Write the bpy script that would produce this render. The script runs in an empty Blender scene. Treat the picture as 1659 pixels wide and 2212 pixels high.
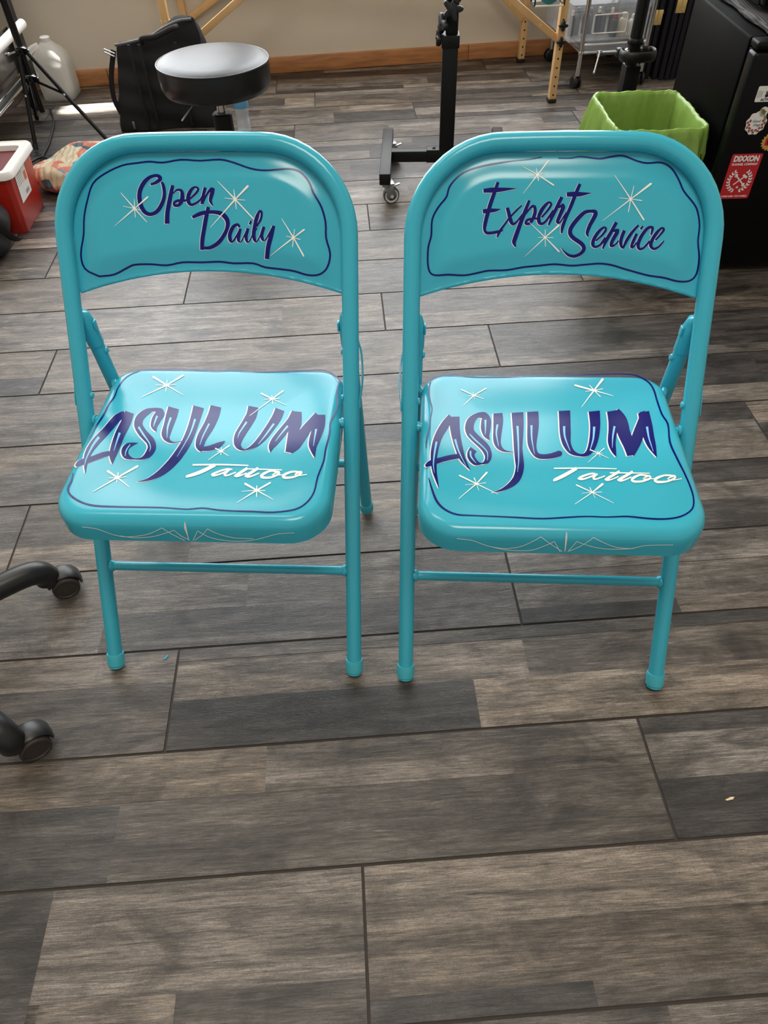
import bpy, bmesh, math, random
from mathutils import Vector, Matrix
sc = bpy.context.scene
COL = sc.collection
R = math.radians

# ---------------------------------------------------------------- camera
cam_d = bpy.data.cameras.new('camera'); cam = bpy.data.objects.new('camera', cam_d); COL.objects.link(cam)
cam_d.sensor_fit = 'VERTICAL'; cam_d.sensor_height = 24.0; cam_d.lens = 24.0 * 1525.651 / 2212.0
cam_d.clip_start = 0.02; cam_d.clip_end = 60
yaw, pit, rol = 0.0398, 0.8371, -0.0360
_f = Vector((math.sin(yaw)*math.cos(pit), math.cos(yaw)*math.cos(pit), -math.sin(pit)))
_r = Vector((math.cos(yaw), -math.sin(yaw), 0)); _u = _r.cross(_f)
r2 = _r*math.cos(rol) + _u*math.sin(rol); u2 = -_r*math.sin(rol) + _u*math.cos(rol)
cam.matrix_world = Matrix(((r2.x, u2.x, -_f.x, 0), (r2.y, u2.y, -_f.y, 0), (r2.z, u2.z, -_f.z, 1.1207), (0, 0, 0, 1)))
sc.camera = cam

# ---------------------------------------------------------------- exposure, world, lights
sc.view_settings.view_transform = 'Standard'; sc.view_settings.look = 'None'
sc.view_settings.exposure = 0.0; sc.view_settings.gamma = 1.0; sc.view_settings.use_curve_mapping = False
sc.cycles.use_denoising = True
sc.cycles.max_bounces = 8; sc.cycles.transparent_max_bounces = 12
world = bpy.data.worlds.new('world'); sc.world = world; world.use_nodes = True
bg = world.node_tree.nodes['Background']
bg.inputs[0].default_value = (1.0, 0.95, 0.89, 1); bg.inputs[1].default_value = 0.50
WALL_A = math.atan(0.063)
WALL = Matrix.Translation((0, 3.978, 0)) @ Matrix.Rotation(WALL_A, 4, 'Z')      # back wall frame: x along it, y outwards
def area(name, loc, rot, sx, sy, power, color=(1, 1, 1), M=Matrix()):
    d = bpy.data.lights.new(name, 'AREA'); d.shape = 'RECTANGLE'; d.size = sx; d.size_y = sy; d.energy = power; d.color = color
    o = bpy.data.objects.new(name, d); COL.objects.link(o)
    o.matrix_world = M @ Matrix.Translation(loc) @ Matrix.Rotation(rot[2], 4, 'Z') @ Matrix.Rotation(rot[0], 4, 'X')
    return o
WIN = {1: (-0.35, 1.60, 0.50, 3.75), 2: (-2.42, -0.45, 0.50, 3.75)}
area('daylight_window', (0.625, 0.16, 2.125), (R(-90), 0, 0), 1.95, 3.25, 135, (0.93, 0.97, 1.0), WALL)
area('daylight_side_window', (-1.435, 0.16, 2.125), (R(-90), 0, 0), 1.97, 3.25, 135, (0.93, 0.97, 1.0), WALL)
sd = bpy.data.lights.new('sun', 'SUN'); sd.energy = 60; sd.angle = R(0.6); sd.color = (1, 0.96, 0.9)
sun = bpy.data.objects.new('sun', sd); COL.objects.link(sun)
sun.rotation_euler = (R(-22), 0, WALL_A)
area('ceiling_lamp', (0.1, -0.15, 3.2), (0, 0, 0), 1.2, 0.8, 40, (1.0, 0.9, 0.78))

area('ceiling_lamp_left', (-1.0, 1.75, 3.2), (0, 0, 0), 1.3, .4, 15, (1.0, 0.93, 0.84))

# ---------------------------------------------------------------- helpers
def lin(c):
    return tuple(((v/255)/12.92 if v/255 <= 0.04045 else ((v/255+0.055)/1.055)**2.4) for v in c)
MATS = {}
def mat(name, rgb=(128, 128, 128), rough=0.5, metal=0.0, bump=0, bscale=200, coat=0, spec=0.5, vary=0, vscale=6, trans=0, alpha=1, emit=0, stretch=None):
    if name in MATS: return MATS[name]
    m = bpy.data.materials.new(name); m.use_nodes = True; MATS[name] = m
    nt = m.node_tree; b = nt.nodes['Principled BSDF']; c = lin(rgb)
    b.inputs['Base Color'].default_value = (*c, 1); b.inputs['Roughness'].default_value = rough
    b.inputs['Metallic'].default_value = metal; b.inputs['Specular IOR Level'].default_value = spec
    b.inputs['Coat Weight'].default_value = coat; b.inputs['Coat Roughness'].default_value = 0.12
    b.inputs['Transmission Weight'].default_value = trans
    if emit: b.inputs['Emission Color'].default_value = (*c, 1); b.inputs['Emission Strength'].default_value = emit
    tc = nt.nodes.new('ShaderNodeTexCoord'); src = tc.outputs['Object']
    if stretch:
        mp = nt.nodes.new('ShaderNodeMapping'); mp.inputs['Scale'].default_value = stretch; nt.links.new(src, mp.inputs[0]); src = mp.outputs[0]
    if vary:
        n = nt.nodes.new('ShaderNodeTexNoise'); n.inputs['Scale'].default_value = vscale; n.inputs['Detail'].default_value = 5; nt.links.new(src, n.inputs[0])
        rp = nt.nodes.new('ShaderNodeMapRange'); rp.inputs[1].default_value = 0.3; rp.inputs[2].default_value = 0.7
        rp.inputs[3].default_value = 1 - vary; rp.inputs[4].default_value = 1 + vary; nt.links.new(n.outputs[0], rp.inputs[0])
        mx = nt.nodes.new('ShaderNodeVectorMath'); mx.operation = 'SCALE'; mx.inputs[0].default_value = c; nt.links.new(rp.outputs[0], mx.inputs['Scale'])
        nt.links.new(mx.outputs[0], b.inputs['Base Color'])
    if bump:
        n2 = nt.nodes.new('ShaderNodeTexNoise'); n2.inputs['Scale'].default_value = bscale; n2.inputs['Detail'].default_value = 3; nt.links.new(src, n2.inputs[0])
        bp = nt.nodes.new('ShaderNodeBump'); bp.inputs['Strength'].default_value = bump; bp.inputs['Distance'].default_value = 0.002; nt.links.new(n2.outputs[0], bp.inputs['Height'])
        nt.links.new(bp.outputs[0], b.inputs['Normal'])
    if alpha < 1:
        tr = nt.nodes.new('ShaderNodeBsdfTransparent'); mxs = nt.nodes.new('ShaderNodeMixShader'); mxs.inputs[0].default_value = alpha
        out = nt.nodes['Material Output']; nt.links.new(tr.outputs[0], mxs.inputs[1]); nt.links.new(b.outputs[0], mxs.inputs[2]); nt.links.new(mxs.outputs[0], out.inputs[0])
    return m

class MB:
    """collects shapes and links them as ONE mesh object"""
    def __init__(s, M=Matrix()): s.v = []; s.f = []; s.mi = []; s.M = M.copy(); s.cur = 0
    def add(s, vs, fs, M=None):
        n = len(s.v); T = s.M @ M if M is not None else s.M
        s.v += [T @ Vector(v) for v in vs]; s.f += [[i+n for i in f] for f in fs]; s.mi += [s.cur]*len(fs); return s
    def bm(s, b, M=None):
        b.verts.index_update(); s.add([v.co.copy() for v in b.verts], [[v.index for v in f.verts] for f in b.faces], M); b.free(); return s
    def box(s, c, d, rz=0, bev=0, rx=0, ry=0, seg=2, taper=None):
        b = bmesh.new(); bmesh.ops.create_cube(b, size=1.0)
        for v in b.verts:
            k = 1.0
            if taper and v.co.z < 0: k = taper
            v.co = Vector((v.co.x*d[0]*k, v.co.y*d[1]*k, v.co.z*d[2]))
        if bev: bmesh.ops.bevel(b, geom=b.edges[:], offset=bev, segments=seg, profile=0.5, affect='EDGES')
        return s.bm(b, Matrix.Translation(c) @ Matrix.Rotation(rz, 4, 'Z') @ Matrix.Rotation(ry, 4, 'Y') @ Matrix.Rotation(rx, 4, 'X'))
    def tube(s, pts, r, n=14, cap=True, closed=False, flat=None):
        P = [Vector(p) for p in pts]; m = len(P); rs = r if isinstance(r, (list, tuple)) else [r]*m
        T = []
        for i in range(m):
            a = P[(i-1) % m] if (closed or i > 0) else P[i]; b = P[(i+1) % m] if (closed or i < m-1) else P[i]
            T.append((b-a).normalized())
        ref = Vector((0, 0, 1)) if abs(T[0].z) < 0.9 else Vector((1, 0, 0))
        N = (ref - T[0]*ref.dot(T[0])).normalized(); vs = []; fs = []
        for i in range(m):
            N = (N - T[i]*N.dot(T[i])).normalized(); B = T[i].cross(N)
            for k in range(n):
                a = 2*math.pi*k/n; fx, fy = (flat or (1, 1))
                vs.append(P[i] + N*math.cos(a)*rs[i]*fx + B*math.sin(a)*rs[i]*fy)
        for i in range(m if closed else m-1):
            j = (i+1) % m
            for k in range(n): fs.append([i*n+k, i*n+(k+1) % n, j*n+(k+1) % n, j*n+k])
        if cap and not closed: fs.append(list(range(n))[::-1]); fs.append([(m-1)*n+k for k in range(n)])
        return s.add(vs, fs)
    def lathe(s, prof, c=(0, 0, 0), n=32, axis=None, sx=1, sy=1):
        vs = []; fs = []; m = len(prof)
        for (r, z) in prof:
            for k in range(n): a = 2*math.pi*k/n; vs.append((r*math.cos(a)*sx, r*math.sin(a)*sy, z))
        for i in range(m-1):
            for k in range(n): fs.append([i*n+k, i*n+(k+1) % n, (i+1)*n+(k+1) % n, (i+1)*n+k])
        if prof[0][0] > 1e-6: fs.append(list(range(n))[::-1])
        if prof[-1][0] > 1e-6: fs.append([(m-1)*n+k for k in range(n)])
        M = Matrix.Translation(c)
        if axis is not None: M = M @ Vector(axis).to_track_quat('Z', 'Y').to_matrix().to_4x4()
        return s.add(vs, fs, M)
    def cyl(s, a, b, r, n=20, bev=0):
        a = Vector(a); b = Vector(b); L = (b-a).length; e = bev or 0
        p = [(r-e, 0), (r, e), (r, L-e), (r-e, L)] if e else [(r, 0), (r, L)]
        return s.lathe(p, a, n, b-a)
    def rings(s, rings, close0=True, close1=True):
        n = len(rings[0]); vs = [p for q in rings for p in q]; fs = []
        for i in range(len(rings)-1):
            for k in range(n): fs.append([i*n+k, i*n+(k+1) % n, (i+1)*n+(k+1) % n, (i+1)*n+k])
        if close0: fs.append(list(range(n))[::-1])
        if close1: fs.append([(len(rings)-1)*n+k for k in range(n)])
        return s.add(vs, fs)
    def ball(s, c, d, nu=24, nv=14, fn=None, M=None):
        vs = []; fs = []
        for j in range(nv+1):
            t = math.pi*j/nv
            for i in range(nu):
                a = 2*math.pi*i/nu; p = Vector((math.sin(t)*math.cos(a), math.sin(t)*math.sin(a), math.cos(t)))
                q = Vector((p.x*d[0], p.y*d[1], p.z*d[2]))
                if fn: q = fn(p, q)
                vs.append(Vector(c) + (M @ q if M is not None else q))
        for j in range(nv):
            for i in range(nu): fs.append([j*nu+i, (j+1)*nu+i, (j+1)*nu+(i+1) % nu, j*nu+(i+1) % nu])
        return s.add(vs, fs)
    def poly(s, pts): return s.add(pts, [list(range(len(pts)))])
    def text(s, txt, M, size=0.02, bold=0.0, shear=0.0, width=1.0, align='CENTER'):
        cu = bpy.data.curves.new('t', 'FONT'); cu.body = txt; cu.size = size; cu.align_x = align; cu.align_y = 'CENTER'
        cu.offset = bold*size; cu.shear = shear; cu.resolution_u = 3
        o = bpy.data.objects.new('t', cu); COL.objects.link(o); bpy.context.view_layer.update()
        me = bpy.data.meshes.new_from_object(o)
        s.add([(v.co.x*width, v.co.y, v.co.z) for v in me.vertices], [list(p.vertices) for p in me.polygons], M)
        bpy.data.objects.remove(o); bpy.data.curves.remove(cu); bpy.data.meshes.remove(me); return s
    def build(s, name, mats, parent=None, smooth=40, loc=None):
        me = bpy.data.meshes.new(name); me.from_pydata([tuple(v) for v in s.v], [], s.f); me.update()
        for m in (mats if isinstance(mats, (list, tuple)) else [mats]): me.materials.append(m)
        me.polygons.foreach_set('material_index', s.mi)
        b = bmesh.new(); b.from_mesh(me); bmesh.ops.recalc_face_normals(b, faces=b.faces[:]) if smooth != 0 else None; b.to_mesh(me); b.free()
        if smooth:
            me.polygons.foreach_set('use_smooth', [True]*len(me.polygons)); me.set_sharp_from_angle(angle=R(smooth))
        o = bpy.data.objects.new(name, me); COL.objects.link(o)
        if parent: o.parent = parent
        return o
def thing(name, label, cat, loc=(0, 0, 0), rz=0, group=None):
    o = bpy.data.objects.new(name, None); COL.objects.link(o); o.location = loc; o.rotation_euler = (0, 0, rz); o.empty_display_size = 0.1
    return tag(o, label, cat, group)
def tag(o, label, cat, group=None):
    o['label'] = label; o['category'] = cat
    if group: o['group'] = group
    return o
def struct(o): o['kind'] = 'structure'; return o
def smooth(t): t = min(1, max(0, t)); return t*t*(3-2*t)
def cr(pts, n=4, closed=False):
    P = [Vector(p) for p in pts]; m = len(P); o = []
    rng = range(m) if closed else range(m-1)
    for i in rng:
        g = lambda k: P[k % m] if closed else (P[k] if 0 <= k < m else (2*P[0]-P[1] if k < 0 else 2*P[-1]-P[-2]))
        a, b, c, d = g(i-1), g(i), g(i+1), g(i+2)
        for k in range(n):
            t = k/n; o.append(0.5*((2*b)+(c-a)*t+(2*a-5*b+4*c-d)*t*t+(3*b-a-3*c+d)*t**3))
    if not closed: o.append(P[-1])
    return o
def rrect(hx, y0, y1, rf, rb, nc=8, ns=5):
    """rounded rectangle outline, front corners rf, back corners rb, counter-clockwise"""
    o = []
    def seg(a, b): 
        for k in range(ns): t = k/ns; o.append((a[0]+(b[0]-a[0])*t, a[1]+(b[1]-a[1])*t))
    def arc(cx, cy, r, a0):
        for k in range(nc): a = R(a0+90*k/nc); o.append((cx+r*math.cos(a), cy+r*math.sin(a)))
    seg((-hx+rf, y0), (hx-rf, y0)); arc(hx-rf, y0+rf, rf, -90)
    seg((hx, y0+rf), (hx, y1-rb)); arc(hx-rb, y1-rb, rb, 0)
    seg((hx-rb, y1), (-hx+rb, y1)); arc(-hx+rb, y1-rb, rb, 90)
    seg((-hx, y1-rb), (-hx, y0+rf)); arc(-hx+rf, y0+rf, rf, 180)
    return o

# ---------------------------------------------------------------- floor: wood-look tiles with printed strips
def floor_material():
    m = bpy.data.materials.new('wood_tile'); m.use_nodes = True; nt = m.node_tree; N = nt.nodes; L = nt.links; b = N['Principled BSDF']
    at = N.new('ShaderNodeAttribute'); at.attribute_name = 'tone'; sh = N.new('ShaderNodeAttribute'); sh.attribute_name = 'shift'
    tc = N.new('ShaderNodeTexCoord'); ad = N.new('ShaderNodeVectorMath'); ad.operation = 'MULTIPLY_ADD'
    L.new(sh.outputs['Vector'], ad.inputs[0]); ad.inputs[1].default_value = (13, 17, 5); L.new(tc.outputs['Object'], ad.inputs[2])
    def noise(scale, sx, sy, det, rough=0.6, dist=0.0):
        mp = N.new('ShaderNodeMapping'); mp.inputs['Scale'].default_value = (sx, sy, 1); L.new(ad.outputs[0], mp.inputs[0])
        n = N.new('ShaderNodeTexNoise'); n.inputs['Scale'].default_value = scale; n.inputs['Detail'].default_value = det; n.inputs['Roughness'].default_value = rough
        n.inputs['Distortion'].default_value = dist; L.new(mp.outputs[0], n.inputs[0]); return n.outputs[0]
    def rng(src, a, b2, c, d):
        r = N.new('ShaderNodeMapRange'); r.inputs[1].default_value = a; r.inputs[2].default_value = b2; r.inputs[3].default_value = c; r.inputs[4].default_value = d; L.new(src, r.inputs[0]); return r.outputs[0]
    def mul(a, c):
        x = N.new('ShaderNodeMath'); x.operation = 'MULTIPLY'; L.new(a, x.inputs[0]); L.new(c, x.inputs[1]); return x.outputs[0]
    grain = noise(1, 14, 260, 10, 0.78, 0.4); coarse = noise(1, 3, 26, 6, 0.6, 1.2); blot = noise(1, 7, 12, 5, 0.65, 0.8); crack = noise(1, 5, 75, 4, 0.5, 1.6); chip = noise(1, 60, 260, 3, 0.6)
    k = mul(rng(grain, .36, .64, .42, 1.55), rng(coarse, .36, .64, .52, 1.42))
    k = mul(k, rng(blot, .34, .54, .46, 1.12)); k = mul(k, rng(crack, .27, .335, .42, 1.0)); k = mul(k, rng(chip, .28, .36, .62, 1.0)); micro = noise(1, 46, 980, 4, 0.7, 0.2); speck = noise(1, 520, 900, 3, 0.7); k = mul(k, rng(micro, .38, .62, .66, 1.34)); k = mul(k, rng(speck, .36, .64, .74, 1.26)); streak = noise(1, 6, 330, 5, 0.6, 0.9); k = mul(k, rng(streak, .60, .70, 1.0, 1.55)); k = mul(k, rng(streak, .30, .38, .55, 1.0))
    v = N.new('ShaderNodeVectorMath'); v.operation = 'SCALE'; L.new(at.outputs['Color'], v.inputs[0]); L.new(k, v.inputs['Scale'])
    L.new(v.outputs[0], b.inputs['Base Color'])
    L.new(rng(grain, .36, .64, .42, .20), b.inputs['Roughness']); b.inputs['Specular IOR Level'].default_value = 0.5
    fine = noise(1, 150, 520, 4, 0.7)
    mx = N.new('ShaderNodeMath'); mx.operation = 'ADD'; L.new(micro, mx.inputs[0]); L.new(fine, mx.inputs[1])
    bp = N.new('ShaderNodeBump'); bp.inputs['Strength'].default_value = 0.7; bp.inputs['Distance'].default_value = 0.0005; L.new(mx.outputs[0], bp.inputs['Height']); L.new(bp.outputs[0], b.inputs['Normal'])
    return m
STRIPS = [
 (15, 0.0, 0.45, -0.038, 9.0, 1.35),
 (15, 0.45, 0.847, -0.038, 9.0, 0.92),
 (15, 0.847, 1.0, -0.038, 0.261, 0.5),
 (15, 0.847, 1.0, 0.261, 9.0, 0.85),
 (15, 0.0, 1.0, -9.0, -0.487, 0.6),
 (15, 0.0, 0.723, -0.487, -0.038, 1.08),
 (15, 0.723, 1.0, -0.473, -0.293, 1.0),
 (15, 0.723, 1.0, -0.293, -0.038, 0.72),
 (16, 0.0, 1.0, -1.0, 0.35, 0.8),
 (16, 0.0, 1.0, 0.35, 9.0, 1.0),
 (14, 0.0, 0.4, -9.0, -0.187, 1.0),
 (14, 0.0, 0.4, -0.187, 0.432, 1.0),
 (14, 0.403, 1.0, -9.0, -0.413, 0.66),
 (14, 0.403, 1.0, -0.413, 0.432, 0.78),
 (14, 0.0, 0.151, 0.432, 9.0, 0.6),
 (14, 0.151, 0.539, 0.432, 9.0, 1.2),
 (14, 0.539, 1.0, 0.432, 9.0, 0.45),
 (13, 0.0, 0.339, -9.0, -0.356, 0.95),
 (13, 0.339, 1.0, -9.0, -0.356, 0.72),
 (13, 0.0, 0.13, -0.356, 0.553, 0.75),
 (13, 0.0, 0.13, 0.553, 9.0, 0.5),
 (13, 0.16, 0.537, -0.356, 0.27, 1.15),
 (13, 0.16, 0.537, 0.27, 9.0, 0.85),
 (13, 0.537, 1.0, -0.356, 0.17, 0.42),
 (13, 0.537, 1.0, 0.17, 9.0, 1.4),
 (12, 0.0, 0.566, -9.0, -0.239, 1.0),
 (12, 0.566, 1.0, -9.0, -0.506, 1.05),
 (12, 0.566, 1.0, -0.506, 0.277, 0.72),
 (12, 0.0, 0.576, -0.239, 0.277, 0.95),
 (12, 0.0, 0.39, 0.277, 9.0, 1.3),
 (12, 0.4, 0.828, 0.277, 9.0, 0.92),
 (12, 0.828, 1.0, 0.277, 0.579, 0.45),
 (12, 0.828, 1.0, 0.579, 9.0, 0.95),
 (11, 0.0, 0.628, -9.0, -0.49, 0.72),
 (11, 0.628, 1.0, -9.0, -0.366, 1.2),
 (11, 0.0, 0.548, -0.49, 0.11, 1.1),
 (11, 0.548, 1.0, -0.366, 0.104, 0.8),
 (11, 0.0, 0.329, 0.11, 9.0, 0.62),
 (11, 0.329, 0.583, 0.11, 9.0, 1.2),
 (11, 0.583, 1.0, 0.11, 9.0, 0.68),
 (10, 0.0, 0.41, -9.0, 0.01, 1.08),
 (10, 0.41, 1.0, -9.0, 0.01, 0.78),
 (10, 0.0, 1.0, 0.01, 0.939, 1.05),
 (10, 0.0, 0.325, -0.0, 0.939, 0.55),
 (10, 0.325, 0.568, 0.3, 0.939, 1.15),
 (10, 0.568, 1.0, 0.3, 0.939, 0.9),
 (10, 0.0, 0.403, 0.939, 9.0, 1.1),
 (10, 0.403, 1.0, 0.939, 9.0, 0.55),
 (9, 0.0, 1.0, -9.0, -0.201, 0.9),
 (9, 0.0, 1.0, -0.201, 0.112, 1.1),
 (9, 0.0, 0.651, 0.112, 9.0, 0.52),
 (9, 0.651, 1.0, 0.112, 9.0, 1.25),
 (8, 0.0, 0.621, -9.0, -0.815, 1.0),
 (8, 0.621, 1.0, -9.0, -0.815, 0.68),
 (8, 0.0, 1.0, -0.815, 0.376, 1.05),
 (8, 0.0, 0.431, 0.0, 0.376, 0.85),
 (8, 0.0, 0.805, 0.376, 9.0, 0.6),
 (8, 0.805, 1.0, 0.376, 9.0, 1.0),
 (7, 0.0, 1.0, -9.0, -0.2, 1.15),
 (7, 0.0, 1.0, -0.2, 0.09, 0.95),
 (7, 0.0, 0.623, 0.09, 9.0, 0.7),
 (7, 0.623, 1.0, 0.09, 9.0, 1.05),
 (6, 0.0, 1.0, -9.0, -0.493, 0.95),
 (6, 0.0, 1.0, -0.493, 0.2, 0.75),
 (6, 0.0, 1.0, 0.2, 9.0, 1.1),
 (5, 0.0, 0.642, -9.0, 9.0, 0.8),
 (5, 0.642, 1.0, -9.0, 9.0, 1.15),
 (4, 0.0, 1.0, -0.5, 0.078, 1.25),
 (4, 0.0, 0.542, 0.078, 9.0, 1.15),
 (4, 0.542, 1.0, 0.078, 9.0, 0.75),
]

ROW0, RW = 3.2566, 0.1962
OFFS = {0: -.191, 4: .078, 5: -.947, 6: -.4935, 7: .09, 8: .376, 9: 1.031, 10: .9387, 12: .277, 13: -.356, 14: .432, 15: -.038, 11: -.73, 3: .52, 2: -.35, 1: .75, -1: .33, -2: 1.085, -3: .905, 16: -.62}
def tone_rgb(t, rnd):
    w = smooth((t-0.45)/0.6); h = rnd.uniform(-.012, .012)
    dark = (0.045, 0.041, 0.039); tan = (0.122+h*.6, 0.102, 0.084-h*.6)
    return [(dark[i]*(1-w)*(t/0.55) + tan[i]*w*t) for i in range(3)]
def build_floor():
    rnd = random.Random(11); vs = []; fs = []; tones = []; shifts = []; mi = []; g = 0.0023
    def quad(x0, x1, y0, y1, z, tone, sh, m):
        n = len(vs); vs.extend([(x0, y0, z), (x1, y0, z), (x1, y1, z), (x0, y1, z)]); fs.append([n, n+1, n+2, n+3]); tones.append(tone); shifts.append(sh); mi.append(m)
    X0, X1 = -3.2, 3.2
    for k in range(-6, 26):
        yt = ROW0-k*RW-g; yb = ROW0-(k+1)*RW+g; off = OFFS.get(k, rnd.uniform(0, 1.19)); n0 = math.floor((X0-off)/1.19)
        mine = [q for q in STRIPS if q[0] == k]
        for t in range(n0, n0+8):
            a = max(off+t*1.19+g, X0); b = min(off+(t+1)*1.19-g, X1)
            if b-a < .01: continue
            # tile side skirts down to the grout bed
            for (p, q) in (((a, yb), (b, yb)), ((b, yb), (b, yt)), ((b, yt), (a, yt)), ((a, yt), (a, yb))):
                n = len(vs); vs.extend([(p[0], p[1], 0), (q[0], q[1], 0), (q[0], q[1], -.004), (p[0], p[1], -.004)]); fs.append([n, n+3, n+2, n+1]); tones.append((.03, .028, .026)); shifts.append((0, 0, 0)); mi.append(1)
            quad(a, b, yb, yt, -.0006, tone_rgb(.85, rnd), (rnd.random(), rnd.random(), rnd.random()), 0)
            hit = [q for q in mine if q[4] > a+.01 and q[3] < b-.01]
            if hit:
                for qi, q in enumerate(hit):
                    quad(max(a, q[3]), min(b, q[4]), yt-(yt-yb)*q[2], yt-(yt-yb)*q[1], qi*2e-5, tone_rgb(q[5]*rnd.uniform(.95, 1.05), rnd), (rnd.random(), rnd.random(), rnd.random()), 0)
                lo = min(q[3] for q in hit); hi = max(q[4] for q in hit)
                rest = ([(a, lo)] if lo > a+.005 else []) + ([(hi, b)] if hi < b-.005 else [])
            else: rest = [(a, b)]
            for (ra, rb) in rest:
                cuts = [0, rnd.uniform(.22, .42), rnd.uniform(.58, .8), 1] if rnd.random() < .75 else [0, rnd.uniform(.35, .65), 1]
                for i in range(len(cuts)-1):
                    x = ra; tn = rnd.choice([.38, .5, .65, .8, .95, 1.1, 1.3, 1.6])
                    while x < rb-.01:
                        e = min(rb, x+rnd.uniform(.35, .95))
                        if rb-e < .12: e = rb
                        quad(x, e, yt-(yt-yb)*cuts[i+1], yt-(yt-yb)*cuts[i], 0, tone_rgb(tn, rnd), (rnd.random(), rnd.random(), rnd.random()), 0)
                        x = e; tn = rnd.choice([.42, .55, .7, .85, 1.0, 1.25, 1.55])
    quad(X0, X1, -1.9, 4.5, -.0022, (.03, .028, .026), (0, 0, 0), 1)
    me = bpy.data.meshes.new('floor'); me.from_pydata(vs, [], fs); me.update()
    for nm, data in (('tone', tones), ('shift', shifts)):
        a = me.attributes.new(nm, 'FLOAT_COLOR', 'CORNER'); a.data.foreach_set('color', [c for f in data for _ in range(4) for c in (*f, 1)])
    me.materials.append(floor_material()); me.materials.append(mat('grout', (62, 56, 52), .85, bump=.3, bscale=300)); me.polygons.foreach_set('material_index', mi)
    o = bpy.data.objects.new('floor', me); COL.objects.link(o); struct(o)
build_floor()

# ---------------------------------------------------------------- walls, windows, baseboard, ceiling
M_WALL = mat('painted_plaster', (208, 199, 184), .7, bump=.25, bscale=90, vary=.03, vscale=3)
M_TRIM = mat('window_trim', (225, 222, 214), .45)
def wall_with_openings(name, x0, x1, z1, th, openings, M):
    xs = sorted({x0, x1, *[w[0] for w in openings], *[w[1] for w in openings]}); zs = sorted({0.0, z1, *[w[2] for w in openings], *[w[3] for w in openings]})
    mb = MB(M)
    for i in range(len(xs)-1):
        run = None
        for j in range(len(zs)-1):
            cx, cz = (xs[i]+xs[i+1])/2, (zs[j]+zs[j+1])/2
            if any(w[0] < cx < w[1] and w[2] < cz < w[3] for w in openings): continue
            mb.box((cx, th/2, cz), (xs[i+1]-xs[i], th, zs[j+1]-zs[j]))
    return struct(mb.build(name, M_WALL, smooth=0))
wall_with_openings('wall_back', -3.2, 3.2, 4.4, .14, list(WIN.values()), WALL)
for n, (x0, x1, z0, z1) in WIN.items():
    mb = MB(WALL); t = .045
    for c, d in (((x0+t/2, .07, (z0+z1)/2), (t, .10, z1-z0)), ((x1-t/2, .07, (z0+z1)/2), (t, .10, z1-z0)), (((x0+x1)/2, .07, z0+t/2), (x1-x0-2*t, .10, t)), (((x0+x1)/2, .07, z1-t/2), (x1-x0-2*t, .10, t))): mb.box(c, d)
    if True:
        mb.box(((x0+x1)/2, .07, 2.15), (x1-x0-2*t, .06, .05))
        mb.box(((x0+x1)/2, .07, (z0+z1)/2), (.05, .055, z1-z0-2*t))
        mb.box(((x0+x1)/2, -.03, z0-.012), (x1-x0+.08, .06, .024))
    struct(mb.build('window_%d' % n, M_TRIM, smooth=0))
mb = MB(WALL)      # unseen slab added outside to block the sun; one slot lets a strip through
mb.box((1.35, 1.2, 4.5), (4.42, 2.2, .08)); mb.box((-2.39, 1.2, 4.5), (2.24, 2.2, .08)); mb.box((-1.06, .77, 4.5), (.42, 1.34, .08)); mb.box((-1.06, 1.985, 4.5), (.42, .63, .08)); struct(mb.build('sun_blocker_1', M_TRIM, smooth=0))
M_BASE = mat('stained_pine', (172, 118, 74), .45, vary=.28, vscale=3, stretch=(2, 22, 22), bump=.15, bscale=12)
mb = MB(WALL)
for a, b in ((-3.2, -1.79), (-1.78, -1.095), (-1.093, -.62), (-.618, .66), (.662, 2.2), (2.203, 3.2)): mb.box(((a+b)/2, -.009, .034), (b-a, .018, .066), bev=.002)
struct(mb.build('baseboard_back', M_BASE))
mb = MB(); mb.box((-3.25, 1.1, 2.2), (.1, 6.4, 4.4)); struct(mb.build('wall_left', M_WALL, smooth=0))
mb = MB(); mb.box((3.25, 1.1, 2.2), (.1, 6.4, 4.4)); struct(mb.build('wall_right', M_WALL, smooth=0))
mb = MB(); mb.box((0, 1.1, 4.45), (6.6, 6.4, .1)); struct(mb.build('ceiling', mat('ceiling_paint', (205, 200, 190), .8), smooth=0))

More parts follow.
